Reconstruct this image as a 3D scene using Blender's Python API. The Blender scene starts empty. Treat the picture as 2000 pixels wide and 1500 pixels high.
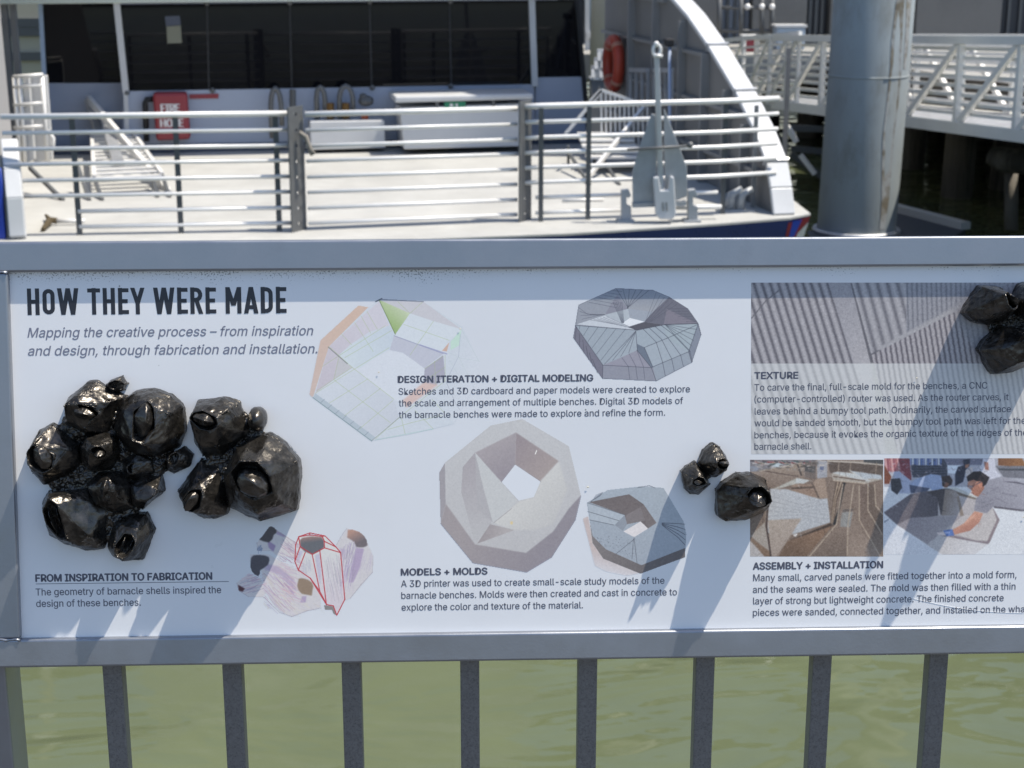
import bpy, bmesh, math, random
import numpy as np
from mathutils import Vector, Matrix
R = math.radians
random.seed(7); np.random.seed(7)
SC = bpy.context.scene
COL = SC.collection

# ---------------------------------------------------------------- camera
EYE = Vector((0, 0, 1.55))
FPX, YAW, PITCH = 3240.0, R(1.9), R(15.5)
FWD = Vector((math.sin(YAW)*math.cos(PITCH), math.cos(YAW)*math.cos(PITCH), -math.sin(PITCH)))
RGT = Vector((math.cos(YAW), -math.sin(YAW), 0))
UPV = RGT.cross(FWD)
cam_data = bpy.data.cameras.new('camera')
cam = bpy.data.objects.new('camera', cam_data); COL.objects.link(cam)
cam.matrix_world = Matrix(((RGT.x, UPV.x, -FWD.x, EYE.x), (RGT.y, UPV.y, -FWD.y, EYE.y), (RGT.z, UPV.z, -FWD.z, EYE.z), (0, 0, 0, 1)))
cam_data.sensor_width = 36; cam_data.lens = FPX/2000*36
cam_data.clip_start = 0.05; cam_data.clip_end = 6000
cam_data.dof.use_dof = True; cam_data.dof.focus_distance = 1.53; cam_data.dof.aperture_fstop = 20
SC.camera = cam

# ---------------------------------------------------------------- light
SUN = Vector((0.405, -0.042, 0.912)).normalized()
SUN_EL = math.asin(SUN.z); SUN_AZ = math.atan2(SUN.x, SUN.y)
world = bpy.data.worlds.new("World"); SC.world = world; world.use_nodes = True
wn = world.node_tree.nodes; wl = world.node_tree.links
sky = wn.new('ShaderNodeTexSky'); sky.sky_type = 'NISHITA'; sky.sun_disc = False
sky.sun_elevation = SUN_EL; sky.sun_rotation = SUN_AZ; sky.air_density = 1.0; sky.dust_density = 1.0; sky.ozone_density = 3.0
wl.new(sky.outputs[0], wn['Background'].inputs[0]); wn['Background'].inputs[1].default_value = 0.140
sl = bpy.data.lights.new('sun', 'SUN'); sl.energy = 4.6; sl.angle = R(0.5); sl.color = (1, .93, .81)
so = bpy.data.objects.new('sun', sl); COL.objects.link(so); so.location = (3, -1, 8)
so.rotation_euler = (-SUN).to_track_quat('-Z', 'Y').to_euler()
SC.view_settings.view_transform = 'Standard'; SC.view_settings.look = 'None'
SC.view_settings.exposure = 0.47; SC.view_settings.gamma = 1
SC.cycles.max_bounces = 6

# ---------------------------------------------------------------- measuring helpers: a pixel of the 2000x1500 photograph -> a point
def ray(px, py):
    return FWD*FPX + RGT*(px-1000) - UPV*(py-750)
def pt(px, py, depth):
    return EYE + ray(px, py)*(depth/FPX)
def onplane(px, py, P, n):
    d = ray(px, py); n = Vector(n)
    return EYE + d*((Vector(P)-EYE).dot(n)/d.dot(n))
def onz(px, py, z): return onplane(px, py, (0, 0, z), (0, 0, 1))
def ony(px, py, y): return onplane(px, py, (0, y, 0), (0, 1, 0))
class VPlane:
    """vertical plane through two points; s runs along it, z up"""
    def __init__(s, A, B):
        s.A = Vector(A); d = Vector(B)-s.A; d.z = 0; s.L = d.length; s.d = d.normalized()
        s.n = Vector((s.d.y, -s.d.x, 0))
    def px(s, x, y): return onplane(x, y, s.A, s.n)
    def at(s, t, z, off=0): p = s.A + s.d*t + s.n*off; return Vector((p.x, p.y, z))
    def sz(s, x, y): p = s.px(x, y); return ((p-s.A).dot(s.d), p.z)

# ---------------------------------------------------------------- mesh helpers
class MB:
    def __init__(s): s.v = []; s.f = []
    def add(s, vs, fs):
        o = len(s.v); s.v += [tuple(v) for v in vs]; s.f += [tuple(i+o for i in f) for f in fs]; return s
    def box(s, c, size, ax=None):
        c = Vector(c); X, Y, Z = ax or (Vector((1,0,0)), Vector((0,1,0)), Vector((0,0,1)))
        h = [k/2 for k in size]
        vs = [c + X*(a*h[0]) + Y*(b*h[1]) + Z*(d*h[2]) for a in (-1,1) for b in (-1,1) for d in (-1,1)]
        return s.add(vs, [(0,1,3,2),(4,6,7,5),(0,4,5,1),(2,3,7,6),(0,2,6,4),(1,5,7,3)])
    def bar(s, p, q, w, h, up=(0,0,1)):
        p, q = Vector(p), Vector(q); Z = (q-p); L = Z.length; Z.normalize()
        X = Vector(up).cross(Z)
        if X.length < 1e-4: X = Vector((1,0,0)).cross(Z)
        X.normalize(); Y = Z.cross(X)
        return s.box((p+q)/2, (w, h, L), (X, Y, Z))
    def tube(s, pts, r, n=10, cap=True, closed=False):
        pts = [Vector(p) for p in pts]; m = len(pts)
        rr = r if isinstance(r, (list, tuple)) else [r]*m
        rings = []; up = None
        for i, p in enumerate(pts):
            if closed: t = pts[(i+1) % m]-pts[i-1]
            else: t = pts[min(i+1, m-1)]-pts[max(i-1, 0)]
            t.normalize()
            if up is None:
                up = Vector((0,0,1)) if abs(t.z) < .9 else Vector((1,0,0))
            x = up.cross(t); x.normalize(); y = t.cross(x); up = y
            rings.append([p + (x*math.cos(2*math.pi*k/n)+y*math.sin(2*math.pi*k/n))*rr[i] for k in range(n)])
        vs = [v for rg in rings for v in rg]; fs = []
        for i in range(m if closed else m-1):
            j = (i+1) % m
            for k in range(n): fs.append((i*n+k, i*n+(k+1) % n, j*n+(k+1) % n, j*n+k))
        if cap and not closed: fs += [tuple(range(n))[::-1], tuple((m-1)*n+k for k in range(n))]
        return s.add(vs, fs)
    def prism(s, poly, d):
        """planar polygon (3d points) extruded by vector d"""
        poly = [Vector(p) for p in poly]; d = Vector(d); n = len(poly)
        fs = [tuple(range(n)), tuple(range(2*n-1, n-1, -1))] + [(k, n+k, n+(k+1) % n, (k+1) % n) for k in range(n)]
        return s.add(poly+[p+d for p in poly], fs)
    def sphere(s, c, r, nu=12, nv=8):
        c = Vector(c); r = r if isinstance(r, (tuple, list)) else (r, r, r)
        vs = [c+Vector((0,0,r[2]))]; fs = []
        for i in range(1, nv):
            for j in range(nu):
                a, b = math.pi*i/nv, 2*math.pi*j/nu
                vs.append(c+Vector((r[0]*math.sin(a)*math.cos(b), r[1]*math.sin(a)*math.sin(b), r[2]*math.cos(a))))
        vs.append(c-Vector((0,0,r[2])))
        for j in range(nu): fs.append((0, 1+j, 1+(j+1) % nu))
        for i in range(nv-2):
            for j in range(nu):
                a = 1+i*nu
                fs.append((a+j, a+nu+j, a+nu+(j+1) % nu, a+(j+1) % nu))
        e = len(vs)-1; a = 1+(nv-2)*nu
        for j in range(nu): fs.append((a+j, e, a+(j+1) % nu))
        return s.add(vs, fs)
    def build(s, name, m, parent=None, local=False, bevel=0, smooth=False, fix=True, seg=2):
        me = bpy.data.meshes.new(name); me.from_pydata(s.v, [], s.f); me.update()
        if fix:
            b = bmesh.new(); b.from_mesh(me); bmesh.ops.recalc_face_normals(b, faces=b.faces); b.to_mesh(me); b.free()
        return link(name, me, m, parent, local, bevel, smooth, seg)
def link(name, me, m, parent=None, local=False, bevel=0, smooth=False, seg=2):
    o = bpy.data.objects.new(name, me); COL.objects.link(o)
    if m is not None: me.materials.append(m)
    if parent is not None:
        o.parent = parent
        if not local: o.matrix_parent_inverse = WORLD_INV[root_of(parent).name]
    if smooth:
        me.polygons.foreach_set('use_smooth', [True]*len(me.polygons))
    if bevel:
        b = o.modifiers.new('bevel', 'BEVEL'); b.width = bevel; b.segments = seg; b.limit_method = 'ANGLE'; b.angle_limit = R(40)
    return o
WORLD_INV = {}
def root_of(o):
    while o.parent is not None: o = o.parent
    return o
def tag(o, label=None, cat=None, group=None, kind=None):
    if label: o['label'] = label
    if cat: o['category'] = cat
    if group: o['group'] = group
    if kind: o['kind'] = kind
    return o
def thing(name, loc, label, cat, group=None, mat4=None):
    o = bpy.data.objects.new(name, None); COL.objects.link(o); o.empty_display_size = .1
    M = mat4 if mat4 is not None else Matrix.Translation(Vector(loc))
    o.matrix_world = M; o.location = M.to_translation(); o.rotation_euler = M.to_euler()
    WORLD_INV[o.name] = M.inverted()
    return tag(o, label, cat, group)

# ---------------------------------------------------------------- materials
def lin(c): c = c/255.0; return c/12.92 if c <= .04045 else ((c+.055)/1.055)**2.4
def mat(name, col, rough=.5, metal=0, var=0, vscale=8, bump=0, bscale=60, spec=.5, dark=None, dscale=3, dthr=(.55, .7), stretch=None, coat=0, dfac=1.0):
    m = bpy.data.materials.new(name); m.use_nodes = True
    N, L = m.node_tree.nodes, m.node_tree.links; b = N['Principled BSDF']
    b.inputs['Base Color'].default_value = (*col, 1); b.inputs['Roughness'].default_value = rough
    b.inputs['Metallic'].default_value = metal; b.inputs['Specular IOR Level'].default_value = spec
    if coat: b.inputs['Coat Weight'].default_value = coat; b.inputs['Coat Roughness'].default_value = .12
    tc = N.new('ShaderNodeTexCoord'); src = tc.outputs['Object']
    if stretch:
        mp = N.new('ShaderNodeMapping'); mp.inputs['Scale'].default_value = stretch; L.new(src, mp.inputs[0]); src = mp.outputs[0]
    cur = None
    if var:
        n = N.new('ShaderNodeTexNoise'); n.inputs['Scale'].default_value = vscale; n.inputs['Detail'].default_value = 6; n.inputs['Roughness'].default_value = .65
        L.new(src, n.inputs['Vector'])
        r = N.new('ShaderNodeMapRange'); r.inputs[1].default_value = .25; r.inputs[2].default_value = .75
        r.inputs[3].default_value = 1-var; r.inputs[4].default_value = 1+var; L.new(n.outputs[0], r.inputs[0])
        mx = N.new('ShaderNodeMix'); mx.data_type = 'RGBA'; mx.blend_type = 'MULTIPLY'; mx.inputs[0].default_value = 1
        mx.inputs[6].default_value = (*col, 1); L.new(r.outputs[0], mx.inputs[7]); cur = mx.outputs[2]
        rr = N.new('ShaderNodeMapRange'); rr.inputs[1].default_value = .3; rr.inputs[2].default_value = .7
        rr.inputs[3].default_value = max(.02, rough*.8); rr.inputs[4].default_value = min(1, rough*1.2); L.new(n.outputs[0], rr.inputs[0]); L.new(rr.outputs[0], b.inputs['Roughness'])
    if dark is not None:
        n = N.new('ShaderNodeTexNoise'); n.inputs['Scale'].default_value = dscale; n.inputs['Detail'].default_value = 8; n.inputs['Roughness'].default_value = .7
        L.new(src, n.inputs['Vector'])
        r = N.new('ShaderNodeMapRange'); r.inputs[1].default_value = dthr[0]; r.inputs[2].default_value = dthr[1]; r.inputs[4].default_value = dfac; L.new(n.outputs[0], r.inputs[0])
        mx = N.new('ShaderNodeMix'); mx.data_type = 'RGBA'; L.new(r.outputs[0], mx.inputs[0])
        if cur: L.new(cur, mx.inputs[6])
        else: mx.inputs[6].default_value = (*col, 1)
        mx.inputs[7].default_value = (*dark, 1); cur = mx.outputs[2]
    if cur: L.new(cur, b.inputs['Base Color'])
    if bump:
        n = N.new('ShaderNodeTexNoise'); n.inputs['Scale'].default_value = bscale; n.inputs['Detail'].default_value = 4
        L.new(src, n.inputs['Vector'])
        u = N.new('ShaderNodeBump'); u.inputs['Strength'].default_value = bump; u.inputs['Distance'].default_value = .3/bscale
        L.new(n.outputs[0], u.inputs['Height']); L.new(u.outputs[0], b.inputs['Normal'])
    return m
# ================================================================= FRONT: railing and panel
PXM = 2100.0
TILT = R(10.0)
P_N = Vector((0, -math.cos(TILT), math.sin(TILT)))
P_U = Vector((1, 0, 0)); P_V = Vector((0, math.sin(TILT), math.cos(TILT)))
P_O = pt(1000, 886, FPX/PXM)
P_M = Matrix(((1, P_V.x, P_N.x, P_O.x), (0, P_V.y, P_N.y, P_O.y), (0, P_V.z, P_N.z, P_O.z), (0, 0, 0, 1)))
def pv(px, py, w=0):
    p = onplane(px, py, P_O+P_N*w, P_N)-P_O
    return (p.dot(P_U), p.dot(P_V))
def P3(u, v, w): return P_O + P_U*u + P_V*v + P_N*w

LIP = .0070
RB = .055          # bar depth
M_frame = mat('grey_metallic_paint', (.30, .315, .345), .36, .75, .10, 14, .10, 420, dark=(.20, .205, .21), dscale=5, dthr=(.58, .8), dfac=.6)
M_bal = mat('speckled_grey_paint', (.185, .18, .175), .5, .3, .2, 300, .25, 900, dark=(.075, .075, .075), dscale=620, dthr=(.50, .62), dfac=.6)

rail = thing('guard_rail', (P_O.x, P_O.y, 0), 'grey steel guard rail with square balusters framing the printed panel', 'railing')
uL = pv(14, 530, LIP)[0]; uLb = pv(39, 1243, LIP)[0]; uL = (uL+uLb)/2
vT = pv(1000, 525.5, LIP)[1]; vTo = pv(1000, 467, LIP)[1]
vB = pv(1000, 1236, LIP)[1]; vBo = pv(1000, 1291, LIP)[1]
UR0, UR1 = -1.6, 2.3
def fbar(u0, u1, v0, v1, name, lab=None):
    m = MB(); c = P3((u0+u1)/2, (v0+v1)/2, LIP-RB/2)
    m.box(c, (u1-u0, v1-v0, RB), (P_U, P_V, P_N))
    return m.build(name, M_frame, rail, bevel=.0022, seg=3, smooth=False)
uST = uL-.060
fbar(UR0, UR1, vT, vTo, 'top_bar')
fbar(UR0, UR1, vBo, vB, 'bottom_bar')
fbar(uST, uL, vB+.0004, vT-.0004, 'frame_stile')
UEND = pv(2000, 886)[0] + .42
fbar(UEND, UEND+.06, vB+.0004, vT-.0004, 'frame_stile')

for v_ in (vT, vB):
    MB().tube([P3(uST+(uL-uST)*k/14, v_+.0006*math.sin(k*2.1), LIP+.0004) for k in range(15)], [.0012+.0005*math.sin(k*1.9) for k in range(15)], 7).build('weld_bead', M_frame, rail, smooth=True)
# balusters: vertical, behind the lower bar; front faces at px along y=1300
BY = P3(0, vBo, LIP-.020).y
def bal(x0, x1):
    m = MB(); w = x1-x0; d = .019
    zt = P3(0, vBo, 0).z+.006
    m.box(((x0+x1)/2, BY+d/2, (zt+.07)/2), (w, d, zt-.07))
    return m.build('baluster', M_bal, rail, bevel=.0012, seg=2)
xs = [ony(p, 1340, BY).x for p in (202, 434.5, 667, 894, 1127, 1351, 1583, 1812)]
sp = (xs[-1]-xs[0])/7; bw = .0182
for k in range(-6, 16): bal(xs[0]+sp*k, xs[0]+sp*k+bw)
MB().box(((UR0+UR1)/2, BY+.0095, .05), (UR1-UR0, .03, .04)).build('base_bar', M_frame, rail, bevel=.002)
# the heavier post whose edge shows at the far left
px_ = ony(13.5, 1310, BY).x
MB().box((px_-.03, BY+.02, P3(0, vBo, 0).z/2+.002), (.06, .05, P3(0, vBo, 0).z-.004)).build('post', M_frame, rail, bevel=.002)
MB().box((UR1-.05, BY+.02, P3(0, vBo, 0).z/2+.002), (.06, .05, P3(0, vBo, 0).z-.004)).build('post', M_frame, rail, bevel=.002)

# ---------------------------------------------------------------- the panel
panel = thing('information_panel', P_O, 'white printed panel about how barnacle benches were made, set in the grey railing', 'sign', mat4=P_M)
WHITE = (199, 202, 212)
AW = .78
def ink(c):
    return tuple(AW*lin(k)/lin(w) for k, w in zip(c, WHITE))
def board_material():
    m = mat('panel_laminate', (AW, AW, AW), .32, 0, .035, 5)
    N, L = m.node_tree.nodes, m.node_tree.links; b = N['Principled BSDF']
    old = b.inputs['Base Color'].links[0].from_socket
    tc = N.new('ShaderNodeTexCoord'); se = N.new('ShaderNodeSeparateXYZ'); L.new(tc.outputs['Object'], se.inputs[0])
    # mildew specks in a ragged strip along the upper edge
    n1 = N.new('ShaderNodeTexNoise'); n1.inputs['Scale'].default_value = 620; n1.inputs['Detail'].default_value = 2; L.new(tc.outputs['Object'], n1.inputs[0])
    n2 = N.new('ShaderNodeTexNoise'); n2.inputs['Scale'].default_value = 16; n2.inputs['Detail'].default_value = 4; L.new(tc.outputs['Object'], n2.inputs[0])
    band = N.new('ShaderNodeMapRange'); band.inputs[1].default_value = vT-.016; band.inputs[2].default_value = vT; L.new(se.outputs[1], band.inputs[0])
    lft = N.new('ShaderNodeMapRange'); lft.inputs[1].default_value = .1; lft.inputs[2].default_value = -.15; L.new(se.outputs[0], lft.inputs[0])
    a = N.new('ShaderNodeMath'); a.operation = 'MULTIPLY_ADD'; L.new(n2.outputs[0], a.inputs[0]); a.inputs[1].default_value = .55; a.inputs[2].default_value = -.285
    a1 = N.new('ShaderNodeMath'); a1.operation = 'MULTIPLY_ADD'; L.new(lft.outputs[0], a1.inputs[0]); a1.inputs[1].default_value = .115; L.new(a.outputs[0], a1.inputs[2])
    a2 = N.new('ShaderNodeMath'); a2.operation = 'MULTIPLY'; L.new(band.outputs[0], a2.inputs[0]); a2.inputs[1].default_value = .20
    a3 = N.new('ShaderNodeMath'); a3.operation = 'ADD'; L.new(a1.outputs[0], a3.inputs[0]); L.new(a2.outputs[0], a3.inputs[1])
    a4 = N.new('ShaderNodeMath'); a4.operation = 'ADD'; L.new(a3.outputs[0], a4.inputs[0]); L.new(n1.outputs[0], a4.inputs[1])
    mk = N.new('ShaderNodeMapRange'); mk.inputs[1].default_value = .82; mk.inputs[2].default_value = .92; mk.inputs[4].default_value = .75; L.new(a4.outputs[0], mk.inputs[0])
    gate = N.new('ShaderNodeMath'); gate.operation = 'MULTIPLY'; L.new(mk.outputs[0], gate.inputs[0])
    bs = N.new('ShaderNodeMath'); bs.operation = 'GREATER_THAN'; L.new(band.outputs[0], bs.inputs[0]); bs.inputs[1].default_value = .02; L.new(bs.outputs[0], gate.inputs[1])
    mx = N.new('ShaderNodeMix'); mx.data_type = 'RGBA'; L.new(gate.outputs[0], mx.inputs[0]); L.new(old, mx.inputs[6]); mx.inputs[7].default_value = (.10, .10, .10, 1)
    # sparse grime dots
    v = N.new('ShaderNodeTexVoronoi'); v.inputs['Scale'].default_value = 28; L.new(tc.outputs['Object'], v.inputs['Vector'])
    d = N.new('ShaderNodeMapRange'); d.inputs[1].default_value = .035; d.inputs[2].default_value = .02; L.new(v.outputs['Distance'], d.inputs[0])
    se2 = N.new('ShaderNodeSeparateColor'); L.new(v.outputs['Color'], se2.inputs[0])
    t = N.new('ShaderNodeMath'); t.operation = 'GREATER_THAN'; L.new(se2.outputs[0], t.inputs[0]); t.inputs[1].default_value = .92
    tt = N.new('ShaderNodeMath'); tt.operation = 'MULTIPLY'; L.new(t.outputs[0], tt.inputs[0]); L.new(d.outputs[0], tt.inputs[1])
    mx2 = N.new('ShaderNodeMix'); mx2.data_type = 'RGBA'; L.new(tt.outputs[0], mx2.inputs[0]); L.new(mx.outputs[2], mx2.inputs[6]); mx2.inputs[7].default_value = (.22, .22, .2, 1)
    L.new(mx2.outputs[2], b.inputs['Base Color'])
    return m
M_board = board_material()
MB().box(((uL+UEND)/2, (vT+vB)/2, -.003), (UEND-uL+.01, vT-vB+.01, .006)).build('board', M_board, panel, local=True)

def inkmat(name, c):
    return mat(name, ink(c), .35)
M_head = inkmat('heading_ink', (32, 34, 44)); M_title = inkmat('title_ink', (70, 73, 90)); M_body = inkmat('body_ink', (78, 81, 97)); M_sub = inkmat('subheading_ink', (104, 108, 128))
W_TXT = .00014

def load_font():
    import os
    try: return bpy.data.fonts.load(os.path.join(bpy.utils.resource_path('LOCAL'), 'datafiles', 'fonts', 'Inter.woff2'))   # Blender's own interface face
    except Exception: return None
FONT = load_font()
def text_lines(name, lines, m, bold=0.0, shear=0.0, fill=1.0, w=W_TXT):
    """lines: (text, left px, baseline y at left, right px, cap height px); set in the panel's own plane as one printed mesh"""
    allv, allf = [], []
    for (t, xl, yl, xr, cap) in lines:
        cu = bpy.data.curves.new('text', 'FONT'); cu.body = t; cu.size = 1
        if FONT: cu.font = FONT
        cu.shear = shear;  cu.resolution_u = 3; cu.space_character = 1.0
        ob = bpy.data.objects.new('text', cu); COL.objects.link(ob)
        dg = bpy.context.evaluated_depsgraph_get()
        me = bpy.data.meshes.new_from_object(ob.evaluated_get(dg))
        co = np.empty(len(me.vertices)*3); me.vertices.foreach_get('co', co); co = co.reshape(-1, 3)
        fs = [tuple(p.vertices) for p in me.polygons]
        bpy.data.objects.remove(ob); bpy.data.curves.remove(cu); bpy.data.meshes.remove(me)
        u0, v0 = pv(xl, yl); u1 = pv(xr, yl)[0]; vc = pv(xl, yl-cap)[1]
        sx = (u1-u0)/(co[:, 0].max()-co[:, 0].min()); sy = (vc-v0)/CAPH
        co[:, 0] = (co[:, 0]-co[:, 0].min())*sx+u0; co[:, 1] = co[:, 1]*sy+v0; co[:, 2] = w
        for k, (ox, oy) in enumerate(((-1, 0), (1, 0), (0, .8), (0, -.8)) if bold else ((0, 0),)):   # heavier titles: the same outline struck four times
            o = len(allv); allv += [(c[0]+ox*bold*sy, c[1]+oy*bold*sy, c[2]+k*2e-6) for c in co]; allf += [tuple(i+o for i in f) for f in fs]
    me = bpy.data.meshes.new(name); me.from_pydata(allv, [], allf); me.update()
    b = bmesh.new(); b.from_mesh(me)
    for f in b.faces:
        f.normal_update()
        if f.normal.z < 0: f.normal_flip()
    b.to_mesh(me); b.free()
    return link(name, me, m, panel, True)
def cap_height():
    cu = bpy.data.curves.new('text', 'FONT'); cu.body = 'H'; cu.size = 1
    if FONT: cu.font = FONT
    ob = bpy.data.objects.new('text', cu); COL.objects.link(ob)
    me = bpy.data.meshes.new_from_object(ob.evaluated_get(bpy.context.evaluated_depsgraph_get()))
    h = max(v.co.y for v in me.vertices); bpy.data.objects.remove(ob); bpy.data.meshes.remove(me); return h
CAPH = cap_height()

# heading: condensed bold capitals drawn as strokes
def arc(cx, cy, rx, ry, a0, a1, n=7): return [(cx+rx*math.cos(R(a0+(a1-a0)*i/n)), cy+ry*math.sin(R(a0+(a1-a0)*i/n))) for i in range(n+1)]
LET = {  # width, strokes in a box 1 high; stroke is .2 wide
 'H': (.50, [[(.1, 0), (.1, 1)], [(.4, 0), (.4, 1)], [(.1, .5), (.4, .5)]]),
 'O': (.50, [arc(.25, .25, .15, .15, 180, 360)+arc(.25, .75, .15, .15, 0, 180)+[(.1, .25), (.1, .24)]]),
 'W': (.80, [[(.08, 1), (.22, .0)], [(.22, 0.02), (.40, 1)], [(.40, 1), (.58, .02)], [(.58, 0), (.72, 1)]]),
 'T': (.48, [[(.24, 0), (.24, 1)], [(0, .91), (.48, .91)]]),
 'E': (.42, [[(.1, 0), (.1, 1)], [(.1, .91), (.42, .91)], [(.1, .5), (.38, .5)], [(.1, .09), (.42, .09)]]),
 'Y': (.52, [[(.26, 0), (.26, .42)], [(.07, 1), (.26, .40)], [(.45, 1), (.26, .40)]]),
 'R': (.50, [[(.1, 0), (.1, 1)], [(.1, .91)]+arc(.24, .72, .16, .19, 90, -90)+[(.1, .53)], [(.25, .52), (.42, 0)]]),
 'M': (.64, [[(.1, 0), (.1, 1)], [(.54, 0), (.54, 1)], [(.1, 1), (.32, .30)], [(.54, 1), (.32, .30)]]),
 'A': (.54, [[(.08, 0), (.27, 1)], [(.46, 0), (.27, 1)], [(.15, .24), (.39, .24)]]),
 'D': (.50, [[(.1, 0), (.1, 1)], [(.1, .91)]+arc(.22, .73, .18, .18, 90, 0)+arc(.22, .27, .18, .18, 0, -90)+[(.1, .09)]]),
}
def heading():
    vs, fs = [], []; x = 0; items = []
    for ch in "HOW THEY WERE MADE":
        if ch == ' ': x += .26; continue
        wd, st = LET[ch]; items.append((x, st)); x += wd+.075
    tot = x-.075
    u0, v0 = pv(53, 615.5); u1 = pv(560, 612)[0]; vc = pv(53, 563.5)[1]; sx = (u1-u0)/tot; sy = vc-v0
    lay = 0
    for (x0, st) in items:
        for s_ in st:
            lay += 1
            P = np.array([((x0+a)*sx, b*sy) for a, b in s_]); hw = .077*sy
            if abs(P[0, 1]-P[-1, 1]) < 1e-6 and len(P) == 2: hw = .075*sy
            d = np.diff(P, axis=0); d /= np.linalg.norm(d, axis=1)[:, None]
            t = np.vstack([d[:1], d[:-1]+d[1:], d[-1:]]); t /= np.linalg.norm(t, axis=1)[:, None]
            nn = np.stack([-t[:, 1], t[:, 0]], 1)
            k = np.ones(len(P)); k[1:-1] = 1/np.clip(np.abs((nn[1:-1]*np.stack([-d[:-1, 1], d[:-1, 0]], 1)).sum(1)), .5, 1)
            if len(P) == 2 and abs(d[0, 0]) > 1e-6 and abs(d[0, 1]) > .3:      # slanting strokes keep flat horizontal ends
                nn = np.array([[-1, 0], [-1, 0]]); k = np.ones(2)*1.06
            o = len(vs)
            for p, n, kk in zip(P, nn, k):
                for sg in (1, -1): vs.append((u0+p[0]+n[0]*hw*kk*sg, v0+min(max(p[1]+n[1]*hw*kk*sg, 0), sy), W_TXT+lay*2e-6))
            for i in range(len(P)-1): fs.append((o+2*i, o+2*i+1, o+2*i+3, o+2*i+2))
    me = bpy.data.meshes.new('heading'); me.from_pydata(vs, [], fs); me.update()
    b = bmesh.new(); b.from_mesh(me)
    for f in b.faces:
        f.normal_update()
        if f.normal.z < 0: f.normal_flip()
    b.to_mesh(me); b.free()
    link('heading', me, M_head, panel, True)
heading()
text_lines('subheading', [("Mapping the creative process \u2013 from inspiration", 54, 659, 612, 18.5), ("and design, through fabrication and installation.", 55, 694.5, 620, 18.5)], M_sub, .008, .22)
text_lines('caption_title', [("FROM INSPIRATION TO FABRICATION", 70, 1136, 414, 13.7)], M_title, .034)
text_lines('caption_title', [("DESIGN ITERATION + DIGITAL MODELING", 777.5, 747.5, 1158, 12.8)], M_title, .034)
text_lines('caption_title', [("MODELS + MOLDS", 783.5, 1123.8, 951.5, 12.8)], M_title, .034)
text_lines('caption_title', [("TEXTURE", 1473.8, 740, 1558.5, 12.8)], M_title, .034)
text_lines('caption_title', [("ASSEMBLY + INSTALLATION", 1471, 1112.3, 1724, 13.2)], M_title, .034)
text_lines('caption_text', [("The geometry of barnacle shells inspired the", 70, 1163, 432, 13.5), ("design of these benches.", 71, 1185.5, 275, 13.5)], M_body, .007)
text_lines('caption_text', [("Sketches and 3D cardboard and paper models were created to explore", 778.5, 771, 1347.5, 12.8), ("the scale and arrangement of multiple benches. Digital 3D models of", 779, 793.8, 1334, 12.8), ("the barnacle benches were made to explore and refine the form.", 779, 816.6, 1299, 12.8)], M_body, .007)
text_lines('caption_text', [("A 3D printer was used to create small-scale study models of the", 783.5, 1146.5, 1297.5, 13), ("barnacle benches. Molds were then created and cast in concrete to", 784, 1169.5, 1322, 13), ("explore the color and texture of the material.", 784.5, 1192.6, 1138.5, 13)], M_body, .007)
text_lines('caption_text', [("To carve the final, full-scale mold for the benches, a CNC", 1473.5, 763, 1928, 12.8), ("(computer-controlled) router was used. As the router carves, it", 1473.5, 786, 1969.5, 12.8), ("leaves behind a bumpy tool path. Ordinarily, the carved surface", 1474, 809.6, 1974, 12.8), ("would be sanded smooth, but the bumpy tool path was left for the", 1473.5, 832.6, 2003, 12.8), ("benches, because it evokes the organic texture of the ridges of the", 1473.5, 856, 2006, 12.8), ("barnacle shell.", 1473.5, 878.5, 1584.5, 12.8)], M_body, .007)
text_lines('caption_text', [("Many small, carved panels were fitted together into a mold form,", 1471, 1135, 1985, 13.2), ("and the seams were sealed. The mold was then filled with a thin", 1470.5, 1158, 1983, 13.2), ("layer of strong but lightweight concrete. The finished concrete", 1471, 1180.3, 1960, 13.2), ("pieces were sanded, connected together, and installed on the wharf.", 1470.5, 1203, 2018, 13.2)], M_body, .007)
a_, b_ = pv(70, 1141), pv(447, 1136.5)
MB().add([(a_[0], a_[1], W_TXT), (b_[0], a_[1], W_TXT), (b_[0], a_[1]+.0005, W_TXT), (a_[0], a_[1]+.0005, W_TXT)], [(0, 1, 2, 3)]).build('underline', M_title, panel, local=True)

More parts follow.
